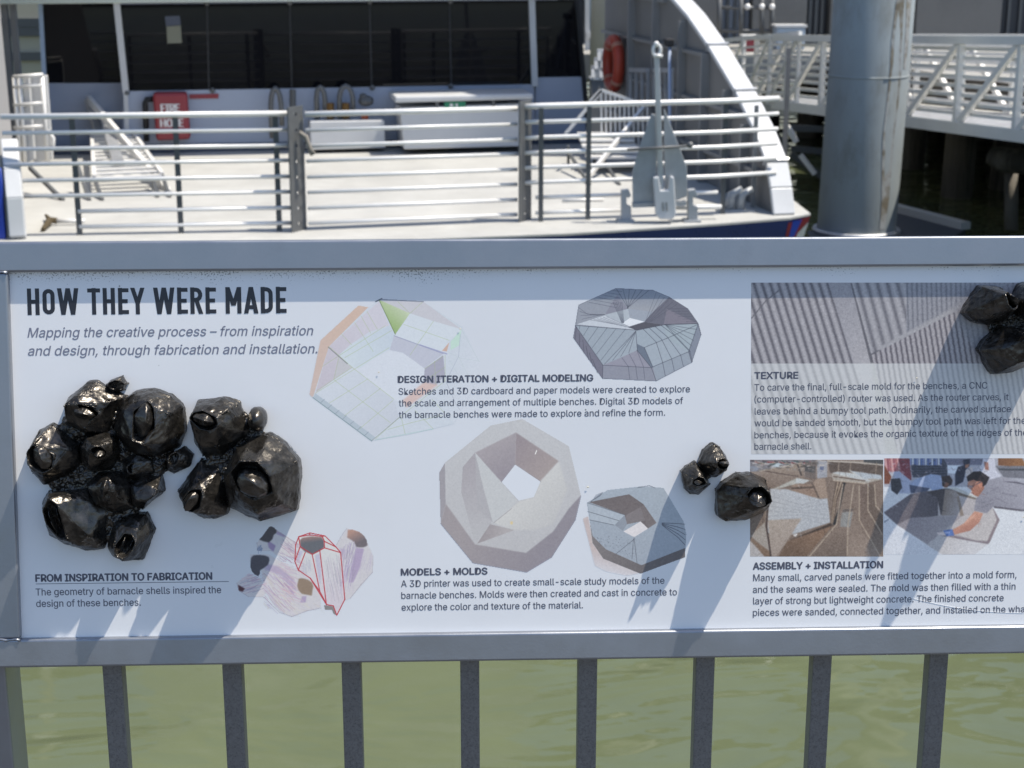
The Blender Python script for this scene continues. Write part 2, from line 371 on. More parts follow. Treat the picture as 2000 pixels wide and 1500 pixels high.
# ---------------------------------------------------------------- printed pictures: a fine grid carrying the print's own inks
def ink_attr_material():
    m = bpy.data.materials.new('printed_picture_inks'); m.use_nodes = True
    N, L = m.node_tree.nodes, m.node_tree.links; b = N['Principled BSDF']; b.inputs['Roughness'].default_value = .33
    a = N.new('ShaderNodeVertexColor'); a.layer_name = 'ink'; L.new(a.outputs[0], b.inputs['Base Color']); return m
M_print = ink_attr_material()
class Canvas:
    def __init__(s, x0, y0, x1, y1, o=(0, 0), k=1.0, full=False):
        s.x0, s.y0, s.W, s.H = x0, y0, int(x1-x0), int(y1-y0); s.o, s.k = o, k
        s.X, s.Y = np.meshgrid(np.arange(s.W)+x0+.5, np.arange(s.H)+y0+.5)
        s.c = np.zeros((s.H, s.W, 3))+np.array(WHITE); s.m = np.ones((s.H, s.W)) if full else np.zeros((s.H, s.W))
    def T(s, p): return [(s.o[0]+s.k*a, s.o[1]+s.k*b) for a, b in p]
    def cover(s, P):
        acc = np.zeros((s.H, s.W))
        for dx, dy in ((-.25, -.25), (.25, -.25), (-.25, .25), (.25, .25)):
            X, Y = s.X+dx, s.Y+dy; ins = np.zeros((s.H, s.W), bool)
            for (x1, y1), (x2, y2) in zip(P, P[1:]+P[:1]):
                if y1 == y2: continue
                ins ^= ((y1 > Y) != (y2 > Y)) & (X < (x2-x1)*(Y-y1)/(y2-y1)+x1)
            acc += ins
        return acc/4
    def put(s, a, col):
        a = np.clip(a, 0, 1); s.c += (np.asarray(col, float)-s.c)*a[..., None]; s.m = np.maximum(s.m, a)
    def poly(s, P, col, col2=None, g=None, alpha=1, blur=0):
        P = s.T(P); a = s.cover(P)
        if blur: a = s.soft(a, blur)
        c = np.asarray(col, float)
        if col2 is not None:
            g = s.T(g); gx, gy = g[1][0]-g[0][0], g[1][1]-g[0][1]
            t = np.clip(((s.X-g[0][0])*gx+(s.Y-g[0][1])*gy)/(gx*gx+gy*gy), 0, 1)[..., None]
            c = c*(1-t)+np.asarray(col2, float)*t
        s.put(a*alpha, c)
    def line(s, P, col, w=1.0, alpha=1):
        P = s.T(P)
        for (x1, y1), (x2, y2) in zip(P, P[1:]):
            dx, dy = x2-x1, y2-y1; L2 = dx*dx+dy*dy+1e-9
            t = np.clip(((s.X-x1)*dx+(s.Y-y1)*dy)/L2, 0, 1)
            d = np.hypot(s.X-x1-t*dx, s.Y-y1-t*dy)
            a = np.clip(w/2+.5-d, 0, 1)*alpha; s.c += (np.asarray(col, float)-s.c)*a[..., None]; s.m = np.maximum(s.m, (a > .4)*1.0)
    def ell(s, cx, cy, rx, ry, col, ang=0, alpha=1):
        a = [(cx+rx*math.cos(t)*math.cos(ang)-ry*math.sin(t)*math.sin(ang), cy+rx*math.cos(t)*math.sin(ang)+ry*math.sin(t)*math.cos(ang)) for t in np.linspace(0, 2*math.pi, 21)[:-1]]
        s.poly(a, col, alpha=alpha)
    @staticmethod
    def soft(a, r):
        for ax in (0, 1):
            k = int(r); p = np.pad(a, [(k, k) if i == ax else (0, 0) for i in range(a.ndim)], mode='edge'); cs = np.cumsum(p, axis=ax)
            z = np.zeros_like(np.take(cs, [0], ax)); cs = np.concatenate([z, cs], ax); n = a.shape[ax]
            a = (np.take(cs, range(2*k+1, 2*k+1+n), ax)-np.take(cs, range(0, n), ax))/(2*k+1)
        return a
    def noise(s, amp, r=1):
        n = np.random.randn(s.H, s.W)
        if r: n = s.soft(n, r); n /= n.std()
        s.c += (n*amp)[..., None]
    def build(s, name='printed_picture', w=.00006, label=None):
        gx = np.arange(s.W+1)+s.x0; gy = np.arange(s.H+1)+s.y0
        GX, GY = np.meshgrid(gx, gy)
        # pixel -> panel plane, vectorised
        d = np.array(FWD)*FPX + GX[..., None]*0 + (GX[..., None]-1000)*np.array(RGT) - (GY[..., None]-750)*np.array(UPV)
        t = (np.array(P_O-EYE)@np.array(P_N))/(d@np.array(P_N)); p = d*t[..., None]+np.array(EYE)-np.array(P_O)
        U = p@np.array(P_U); V = p@np.array(P_V)
        co = np.stack([U, V, np.full_like(U, w)], -1).reshape(-1, 3)
        W1 = s.W+1; jj, ii = np.meshgrid(np.arange(s.W), np.arange(s.H)); keep = s.m > .5
        b = (ii*W1+jj)[keep]; q = np.stack([b+W1, b+W1+1, b+1, b], 1)
        use = np.zeros(len(co), bool); use[q.ravel()] = True; idx = np.cumsum(use)-1
        co = co[use]; q = idx[q]
        lw = np.array([lin(k) for k in WHITE]); c = np.clip(s.c[keep], 0, 255)/255
        c = np.where(c <= .04045, c/12.92, ((c+.055)/1.055)**2.4)/lw*AW
        me = bpy.data.meshes.new(name); n = len(q)
        me.vertices.add(len(co)); me.vertices.foreach_set('co', co.astype(np.float32).ravel())
        me.loops.add(4*n); me.loops.foreach_set('vertex_index', q.astype(np.int32).ravel())
        me.polygons.add(n); me.polygons.foreach_set('loop_start', np.arange(0, 4*n, 4, dtype=np.int32))
        at = me.color_attributes.new('ink', 'FLOAT_COLOR', 'CORNER')
        cc = np.ones((n, 4, 4), np.float32); cc[:, :, :3] = c[:, None, :]; at.data.foreach_set('color', cc.ravel())
        me.update(); me.validate()
        o = link(name, me, M_print, panel, True)
        if label: o['label'] = label
        return o
# ---------------------------------------------------------------- picture: paper sketch of a ring bench
def pic_sketch():
    c = Canvas(600, 575, 945, 868, (580, 540), .24)
    c.poly([(1030,205),(1350,410),(1490,690),(1440,900),(1280,1200),(900,1290),(1100,1000),(1205,800),(1190,620),(1240,530),(1340,430)], (193,198,208), (199,202,212), [(1250,700),(1480,760)])
    c.poly([(100,960),(190,520),(500,235),(600,252),(560,290),(260,590),(150,960),(125,985)], (197,172,159), (194,174,168), [(400,320),(180,900)], blur=1)
    c.poly([(130,985),(260,570),(570,260),(670,190),(1030,205),(1340,430),(1240,530),(1205,800),(1100,1000),(900,1290),(610,1335)], (195,199,210))
    c.poly([(150,950),(260,570),(670,200),(750,400),(590,450),(440,550),(300,840)], (188,181,192), (196,192,203), [(200,700),(650,420)])
    c.poly([(300,840),(340,660),(450,740)], (186,184,190))
    c.poly([(340,640),(440,550),(750,400),(800,480),(760,590),(510,750),(450,740)], (196,203,211), (188,196,208), [(400,650),(780,500)])
    c.poly([(150,950),(300,840),(450,740),(600,840),(790,1000),(830,1150),(610,1320)], (197,201,211), (190,193,204), [(300,850),(700,1250)])
    c.poly([(130,985),(150,950),(640,1310),(610,1340)], (172,181,192))
    c.poly([(830,1150),(890,1070),(1150,880),(1280,1200),(900,1290),(640,1320)], (194,199,209))
    c.poly([(740,600),(860,620),(960,690),(1040,750),(1030,860),(870,1010),(800,1010),(450,740),(510,750),(620,670)], (202,205,215), blur=1)
    c.poly([(790,480),(1010,560),(1190,630),(1110,690),(1040,750),(960,690),(860,620),(755,598)], (182,183,197))
    c.poly([(1190,640),(1205,800),(1130,890),(1030,870),(1040,750)], (162,160,176))
    c.poly([(1030,860),(1150,880),(890,1070),(858,1010)], (202,178,174), blur=2)
    c.poly([(670,190),(790,205),(920,300),(800,470)], (148,170,116), (190,198,176), [(760,400),(880,250)])
    c.poly([(670,190),(1030,205),(1340,430),(1100,360),(920,300)], (190,188,196))
    c.poly([(920,300),(1100,360),(1340,430),(1240,530),(1190,620),(1010,560),(800,480)], (199,204,213))
    c.poly([(1240,535),(1220,610),(1180,605)], (194,164,152)); c.poly([(1250,530),(1340,430),(1320,560),(1250,600)], (184,206,196))
    g = (158,172,128); q = (120,126,120)
    for L in ([(260,570),(450,740),(790,1000)], [(150,950),(750,580)], [(210,730),(720,400)], [(300,840),(340,660)], [(360,465),(445,555)], [(470,375),(620,610)], [(570,285),(655,430)], [(520,320),(600,460)], [(390,660),(770,440)], [(300,840),(760,1190)], [(160,930),(450,740)], [(265,1030),(575,835)], [(385,1135),(680,910)], [(510,1240),(780,1010)], [(640,1320),(830,1150),(1205,850),(1205,640)], [(820,205),(920,300)], [(1020,210),(920,300)], [(1110,365),(920,640)], [(870,390),(1240,520)], [(740,1245),(930,1190),(1180,1130)], [(850,1150),(880,1280)], [(960,1090),(1110,1240)], [(1100,1000),(1200,1110)], [(1040,750),(1190,650)], [(1050,840),(1200,740)], [(1120,690),(1130,880)]):
        c.line(L, g, .8, .7)
    for L in ([(255,575),(340,650),(410,710)],): c.line(L, (95,98,100), 1.4, .8)
    c.line([(670,186),(1030,205)], (112,116,132), 2, .8); c.line([(640,205),(690,180)], (95,100,112), 2.4)
    c.line([(790,482),(1010,562),(1190,628)], (150,152,176), 1.4); c.line([(1000,556),(1220,630)], (142,142,180), 2, .8)
    c.line([(800,470),(670,195)], (95,115,70), 1.2); c.line([(1240,800),(1315,650),(1330,470)], (160,166,182), 1, .7)
    c.line([(1210,850),(1300,1050),(1330,1090)], (150,152,166), 1, .7); c.line([(640,1330),(930,1275),(1110,1240)], (165,192,188), 1.2, .8); c.line([(130,985),(610,1340)], (125,145,150), 1.3)
    for i in range(1, 8): t = i/8; c.line([(130+480*t, 985+355*t), (165+475*t, 955+355*t)], (125,135,150), .9, .8)
    c.line([(830,1150),(610,1335)], q, 1, .7)
    for L in ([(1340,430),(1480,690)], [(1310,660),(1490,690)], [(1240,620),(1320,660),(1440,900)], [(1240,680),(1330,830)]): c.line(L, (178,188,192), .8, .6)
    c.noise(1.2); c.build()
pic_sketch()

# ---------------------------------------------------------------- picture: grey computer model of a ring bench
def pic_model():
    c = Canvas(1112, 556, 1376, 750, (1080, 540), .21)
    c.poly([(190,570),(240,265),(585,110),(930,128),(1080,190),(1255,300),(1350,435),(1378,540),(1290,800),(960,972),(460,948)], (140,144,156))
    P = c.poly
    P([(240,265),(585,110),(930,128),(1080,190),(930,330),(700,300),(600,170)], (126,132,148), (150,152,162), [(700,140),(700,300)])
    P([(190,570),(208,455),(465,825),(460,948)], (114,112,127)); P([(465,825),(915,848),(932,840),(960,972),(460,948)], (136,137,151))
    P([(930,840),(1262,700),(1290,800),(960,972)], (145,152,165)); P([(1262,700),(1350,440),(1378,540),(1290,800)], (126,131,146))
    P([(208,455),(770,500),(465,825)], (150,158,170)); P([(218,445),(485,360),(645,435),(770,498)], (186,190,200))
    P([(465,825),(770,505),(785,685),(625,760)], (153,161,173)); P([(465,825),(630,755),(785,685),(915,848)], (142,140,155))
    P([(770,505),(1030,450),(1060,575),(850,660),(780,625)], (152,161,173)); P([(850,660),(1060,575),(1262,700),(930,840)], (155,163,175))
    P([(780,625),(850,660),(930,845),(915,848),(785,690)], (104,112,128)); P([(1030,450),(1350,440),(1262,700),(1060,575)], (154,164,174))
    P([(485,355),(700,300),(715,385),(645,435)], (168,174,184)); P([(700,300),(930,330),(850,420),(715,385)], (150,155,168))
    P([(240,265),(545,245),(485,355),(220,440)], (142,145,157)); P([(545,245),(600,170),(700,300),(485,355)], (132,132,146))
    P([(850,420),(930,330),(1080,190),(1255,300),(1350,437),(1030,450)], (104,103,116)); P([(1060,300),(1220,380),(1350,437),(1030,445)], (122,117,130))
    P([(700,470),(855,422),(1030,450),(780,503)], (84,82,92)); P([(645,435),(715,385),(852,420),(710,465)], (214,216,224))
    k = (66,68,82)
    for i in range(6):
        t = (i+.5)/6
        c.line([(218+30*i, 470+60*i), (205+42*i, 590+62*i)], k, .9, .8)
        c.line([(250+85*i, 458+6*i), (225+40*i+20, 490+58*i)], k, .8, .7)
        c.line([(300+55*i, 425-8*i+12), (470+55*i, 470+4*i)][::-1] if i < 0 else [(350+30*i, 400-6*i+4), (560+40*i, 440+10*i)], k, .8, .5)
        c.line([(590+60*i, 115+3*i), (700-2*i, 295)], k, .9, .75)
        c.line([(560-45*i, 130+22*i), (640-10*i, 140+30*i), (650-6*i, 430)][:2], k, .8, .6)
        c.line([(880+60*i, 440-4*i), (960+60*i, 130+30*i)] if i < 0 else [(860+10*i, 420), (960+38*i, 150+22*i)], k, .8, .5)
        c.line([(1040, 445), (1350-14*i, 440+52*i)], k, .9, .7)
        c.line([(1060+36*i, 300+24*i), (1255+16*i, 300+24*i)], k, .8, .5)
        c.line([(560+16*i, 240), (640+4*i, 430)], k, .9, .7)
    for i in range(4):
        c.line([(240+10*i, 290+36*i), (320+30*i, 350+5*i), (480, 355)], k, .8, .6); c.line([(640+70*i, 755-35*i), (700+70*i, 835), (715+70*i, 955)], k, 1, .6) if i < 3 else None
        c.line([(840+55*i, 490-12*i), (960+50*i, 610-26*i), (1020+84*i, 800-34*i), (1045+84*i, 925-44*i)], k, 1, .8)
        c.line([(770, 510), (480+75*i, 815-35*i)], k, .9, .7)
    for L in ([(208,455),(465,825),(460,948)], [(465,825),(915,848),(960,972)], [(930,840),(1262,700),(1290,800)], [(1262,700),(1350,440),(1378,540)], [(208,455),(770,498),(1030,450),(1350,437)], [(850,660),(1060,575),(1350,445)], [(850,660),(930,845)], [(770,505),(785,690),(915,848)]): c.line(L, k, 1, .8)
    c.line([(190,570),(240,265),(585,110),(930,128),(1080,190),(1255,300),(1350,435),(1378,540),(1290,800),(960,972),(460,948),(190,570)], (84,86,100), 1.1, .7)
    c.noise(1.5); c.build()
pic_model()

# ---------------------------------------------------------------- picture: pale cast of a ring bench
def pic_cast():
    c = Canvas(850, 812, 1142, 1124, (820, 800), .28); P = c.poly
    out = [(135,440),(175,370),(495,110),(715,65),(1040,255),(1125,600),(1085,770),(920,1030),(745,1135),(370,1070),(145,795)]
    P(out, (184,183,187), (178,176,180), [(600,100),(600,1000)])
    P([(145,795),(180,655),(385,940),(740,1000),(930,850),(1040,690),(1122,600),(1085,770),(920,1030),(745,1135),(370,1070)], (152,144,148), (138,132,141), [(300,850),(800,1100)], blur=1)
    P([(135,440),(175,370),(180,655),(145,795)], (152,147,154))
    P([(385,300),(670,160),(665,380),(570,505)], (160,152,157), (145,137,145), [(480,250),(600,450)], blur=1)
    P([(670,160),(970,360),(840,505),(665,380)], (146,135,140), (158,146,146), [(680,250),(900,420)], blur=1)
    P([(385,300),(300,400),(288,570),(385,935),(500,800)], (162,156,162), (176,174,178), [(310,400),(430,850)])
    P([(385,300),(445,560),(510,790),(400,690)], (168,165,170))
    P([(970,360),(840,500),(795,610),(690,640),(515,790),(650,840),(800,840),(930,800),(1030,560)], (194,192,192), (182,180,182), [(750,600),(950,800)], blur=2)
    P([(385,300),(680,635),(630,690),(510,790),(430,480)], (186,186,189))
    P([(400,935),(490,800),(660,840)], (152,144,148), (170,164,166), [(450,830),(620,850)])
    c.line([(570,505),(665,383),(842,502)], (105,96,104), 1.2, .8)
    c.line([(515,790),(640,690)], (140,132,136), 1, .7)
    for a, b in zip(out[5:], out[6:]): c.line([a, b], (110,112,135), 1.2, .6)
    c.noise(1.8, 1); c.noise(.8, 0)
    P([(665,383),(842,502),(795,610),(690,635),(570,505)], (203,206,216))
    c.ell(640,790,10,12,(206,188,150)); c.line([(805,310),(815,285)], (240,240,240), 1.5)
    c.build()
pic_cast()

# ---------------------------------------------------------------- picture: small grey cast of a ring bench with its tan shadow
def pic_small_cast():
    c = Canvas(1130, 940, 1348, 1132, (820, 800), .28); P = c.poly
    P([(1135,760),(1175,740),(1210,930),(1290,1040),(1545,1140),(1440,1160),(1300,1130),(1220,1090)], (186,172,172), (198,196,204), [(1250,980),(1215,1120)], blur=2)
    P([(1165,650),(1310,560),(1540,535),(1700,545),(1840,780),(1860,870),(1850,1030),(1540,1145),(1280,1040),(1205,930),(1185,780)], (156,164,176), (150,157,170), [(1500,560),(1500,1050)])
    P([(1180,645),(1460,590),(1560,660),(1650,790),(1590,830),(1540,780),(1440,800),(1430,735)], (108,100,102))
    P([(1440,735),(1540,680),(1590,770),(1540,780),(1440,800)], (122,115,118)); P([(1540,680),(1560,660),(1650,790),(1590,830)], (114,106,108))
    P([(1420,850),(1540,780),(1592,830),(1495,890)], (208,202,206)); P([(1170,650),(1430,735),(1360,805),(1190,765)], (164,171,182)); P([(1430,735),(1445,800),(1415,845),(1360,805)], (136,141,153))
    P([(1185,780),(1205,880),(1300,975),(1545,1085),(1850,965),(1850,1030),(1540,1145),(1280,1040),(1205,930)], (98,93,97), (122,116,118), [(1700,1080),(1210,900)])
    k = (78,80,90)
    for L in ([(1170,650),(1430,735)], [(1170,710),(1390,775)], [(1185,770),(1355,805)], [(1500,900),(1370,1005)], [(1495,900),(1515,1070)], [(1490,900),(1480,1040)]): c.line(L, k, 1, .8)
    for i in range(5): c.line([(1690,790+4*i), (1800, 795+24*i), (1850, 800+36*i)], (60,62,74), 1.1, .8)
    for i in range(4): c.line([(1195+10*i, 640-14*i), (1260+6*i, 600-8*i)], (70,74,86), 1.2, .6)
    c.line([(1520,545),(1600,530),(1640,545)], (80,84,96), 1.6, .6)
    for _ in range(90):
        x, y = random.uniform(1220, 1500), random.uniform(880, 1060)
        if y < 900+.35*(x-1200) + 30 and y > 850 + .1*(x-1200): c.ell(x, y, 3, 2, (96,100,112))
    c.noise(2.5); c.build()
pic_small_cast()

# ---------------------------------------------------------------- picture: painted barnacle shells with a red line drawing
def pic_shells():
    c = Canvas(455, 1018, 742, 1212, (450, 1010), .15); P = c.poly
    pale = (194,190,196); lil = (156,138,172)
    for poly in ([(80,850),(240,730),(400,800),(470,980),(430,1040),(240,1040),(110,960)], [(250,480),(500,480),(620,560),(880,680),(1060,800),(1180,1000),(1180,1180),(1000,1220),(800,1300),(640,1220),(440,960),(400,700),(260,650)], [(345,330),(520,120),(620,170),(860,330),(860,540),(600,500),(540,440),(350,440)], [(1380,360),(1520,140),(1720,240),(1790,340),(1860,500),(1850,720),(1560,1060),(1460,1100),(1420,600)]):
        P(poly, pale, blur=2)
    P([(880,250),(1240,240),(1430,450),(1490,1070),(1385,1280),(1340,1160),(1250,1140),(1040,800),(880,690),(840,580)], (200,200,202), (196,188,198), [(1200,400),(1300,1100)])
    rng = random.Random(3)
    def strokes(n, x0, y0, x1, y1, dx, dy, cols, w=1.1, al=.55):
        for _ in range(n):
            x, y = rng.uniform(x0, x1), rng.uniform(y0, y1); k = rng.uniform(.4, 1)
            c.line([(x, y), (x+dx*k+rng.uniform(-20, 20), y+dy*k+rng.uniform(-20, 20))], rng.choice(cols), w, al*rng.uniform(.5, 1))
    P([(480,610),(620,640),(820,800),(870,960),(820,940),(660,760),(440,680)], lil, alpha=.6, blur=2)
    P([(480,300),(590,370),(560,450),(500,400)], (140,120,160), alpha=.8, blur=1); P([(610,180),(720,240),(700,260),(600,220)], (150,130,170), alpha=.7, blur=1)
    P([(430,700),(470,900),(640,1160),(700,1260),(620,1180),(430,960)], (178,170,190), alpha=.5, blur=2)
    P([(1640,400),(1740,410),(1690,650),(1600,850),(1540,850),(1580,640)], lil, alpha=.75, blur=1)
    P([(1100,500),(1165,470),(1180,720),(1170,900),(1130,700)], (176,172,194), alpha=.8, blur=1); P([(890,430),(950,440),(900,560),(860,570)], (178,176,200), alpha=.8, blur=1)
    P([(930,1030),(990,1030),(980,1110),(910,1110)], lil, alpha=.8, blur=1); P([(1420,400),(1500,420),(1460,560)], lil, alpha=.5, blur=2)
    strokes(60, 620, 760, 840, 1080, 160, 60, [(190,150,170), (180,160,185), (200,165,175)])
    strokes(40, 110, 760, 330, 1000, 170, -50, [(160,130,160), (196,150,165), (130,120,150)])
    strokes(40, 560, 500, 860, 720, 150, 60, [(176,150,180), (190,160,175)])
    strokes(30, 660, 280, 840, 400, 110, 80, [(150,140,160), (176,150,176)])
    strokes(50, 1230, 480, 1420, 900, 60, 300, [(172,160,180), (180,172,178), (150,146,160)], .9)
    strokes(30, 930, 520, 1050, 660, 30, 160, [(170,170,186)], .9)
    strokes(50, 1440, 420, 1600, 900, -30, 200, [(178,164,190), (190,180,196)], .9); strokes(40, 1700, 420, 1850, 700, -60, 220, [(178,170,190), (190,186,192)], .9)
    strokes(40, 450, 700, 900, 1200, 180, 200, [(205,196,190), (186,176,196), (196,190,176)], 1, .5)
    strokes(30, 640, 1100, 1180, 1220, 120, 40, [(196,190,176), (178,166,176)], 1, .5)
    P([(420,240),(455,190),(500,130),(530,115),(570,135),(605,175),(598,205),(562,232),(548,285),(500,330),(430,315),(372,290)], (72,68,74), blur=1); P([(270,530),(300,498),(370,492),(450,500),(500,520),(510,560),(490,620),(440,660),(388,690),(385,740),(360,772),(320,750),(280,710),(255,640)], (74,72,82), blur=1)
    P([(100,880),(190,930),(160,970),(105,960)], (80,50,60), blur=1); P([(890,800),(940,795),(1010,815),(1060,850),(1080,900),(1068,960),(1060,1022),(1000,1012),(930,1000),(885,950),(870,890)], (138,120,106), blur=1)
    P([(905,300),(940,268),(1050,250),(1190,258),(1215,310),(1222,390),(1160,440),(1070,488),(970,450),(915,395)], (96,98,106), (150,120,116), [(1050,330),(1040,250)], blur=1); P([(1530,165),(1590,160),(1680,190),(1740,240),(1778,300),(1785,370),(1730,395),(1640,390),(1615,330),(1580,300),(1520,265)], (108,100,106), (170,136,126), [(1680,330),(1600,180)], blur=1)
    P([(1215,1140),(1340,1160),(1385,1285),(1340,1260),(1320,1210),(1230,1210)], (110,104,104), alpha=.8, blur=1)
    strokes(14, 350, 360, 420, 420, -10, 60, [(90,110,150)], 1.5, .5)
    for L in ([(80,850),(110,960),(240,1040),(430,1040),(640,1240),(800,1295),(1000,1220),(1190,1180)], [(345,330),(350,440),(540,440)], [(600,180),(860,340)], [(1380,360),(1460,220),(1520,140)], [(1860,500),(1850,720),(1700,880),(1560,1060)], [(1420,600),(1440,900)]): c.line(L, (150,138,150), 1.6, .45)
    strokes(70, 420, 720, 760, 1150, 140, 150, [(170,140,165), (160,140,176), (186,176,168)], 1.1, .7); strokes(60, 1480, 300, 1640, 800, -50, 220, [(160,146,178), (150,140,160)], 1, .7); strokes(40, 600, 330, 860, 560, 100, 70, [(160,146,170), (176,140,160)], 1.1, .7)
    r = (172,52,62)
    for L in ([(890,255),(1035,205),(1235,245),(1370,385),(1435,460),(1490,1070),(1385,1278),(1340,1155),(1255,1140),(1160,960),(1040,795),(885,690),(840,580),(850,360),(890,255)], [(890,255),(1035,232),(1195,250),(1222,310),(1225,400),(1065,485),(910,385),(890,265)], [(1035,205),(1035,232)], [(1195,250),(1235,245)], [(1222,315),(1370,385)], [(1225,400),(1435,462)], [(1065,485),(1165,970)], [(1165,440),(1250,1140)], [(975,460),(885,690)], [(905,390),(845,560)], [(1040,795),(1240,1120)]):
        c.line(L, r, 1.9, .95)
    c.noise(1.6); c.build()
pic_shells()

# ---------------------------------------------------------------- picture: grooved concrete close-up, its lower half faded under the caption
def pic_grooves():
    c = Canvas(1467, 552, 2090, 887, (1440, 540), .28, full=True)
    X, Y = (c.X-1440)/.28, (c.Y-540)/.28
    c.c[:] = (140,139,148)
    def ridges(mask, slope, per, x0, amp, base, sharp=1.0, jag=0):
        ph = ((X-slope*(Y-47)-x0)/per) + jag*np.sin(Y/9)*.03
        f = ph-np.floor(ph); v = np.where(f < .62, np.sin(f/.62*math.pi)**.8, -np.sin((f-.62)/.38*math.pi)*1.1)
        col = np.array(base)[None, None, :]+(v*amp)[..., None]*np.array([1, .99, .97])
        a = Canvas.soft(mask.astype(float), 1)[..., None]; c.c[:] = c.c*(1-a)+col*a
    left = X < 640+.31*(Y-47); grv = X-.27*(Y-47)
    ridges(left, .31, 57, 12, 30, (128,125,133))
    c.poly([(640,47),(795,47),(1120,1240),(1000,1240)], (142,140,149), (160,157,164), [(700,200),(900,600)], blur=2)
    c.poly([(790,47),(852,47),(1000,520),(1000,605),(930,605)], (92,90,98), blur=1); c.poly([(930,605),(1000,605),(1180,1240),(1040,1240)], (150,148,150), blur=3)
    right = grv > 800
    up = right & (Y < 510-.52*(X-990))
    ridges(up, .27, 70, 850, 24, (132,130,138)); ridges(up & (X > 1180), .03, 34, 0, 14, (126,126,136))
    c.poly([(990,490),(1560,190),(1600,200),(1000,540)], (152,150,157), blur=3)
    dn = right & (Y >= 520-.52*(X-990))
    ridges(dn, .16, 37, 5, 32, (126,122,130), jag=1)
    c.poly([(2100,47),(1650,47),(1500,230),(1700,600),(2300,600)], (128,128,138), alpha=.7, blur=4)
    c.line([(100,290),(200,170),(300,90)], (96,94,102), 3, .7)
    c.noise(4, 1); c.noise(3, 0)
    fade = (Y > 607)[..., None]; c.c[:] = np.where(fade, c.c*.40+np.array((203,206,210))*.60, c.c)
    c.build()
pic_grooves()

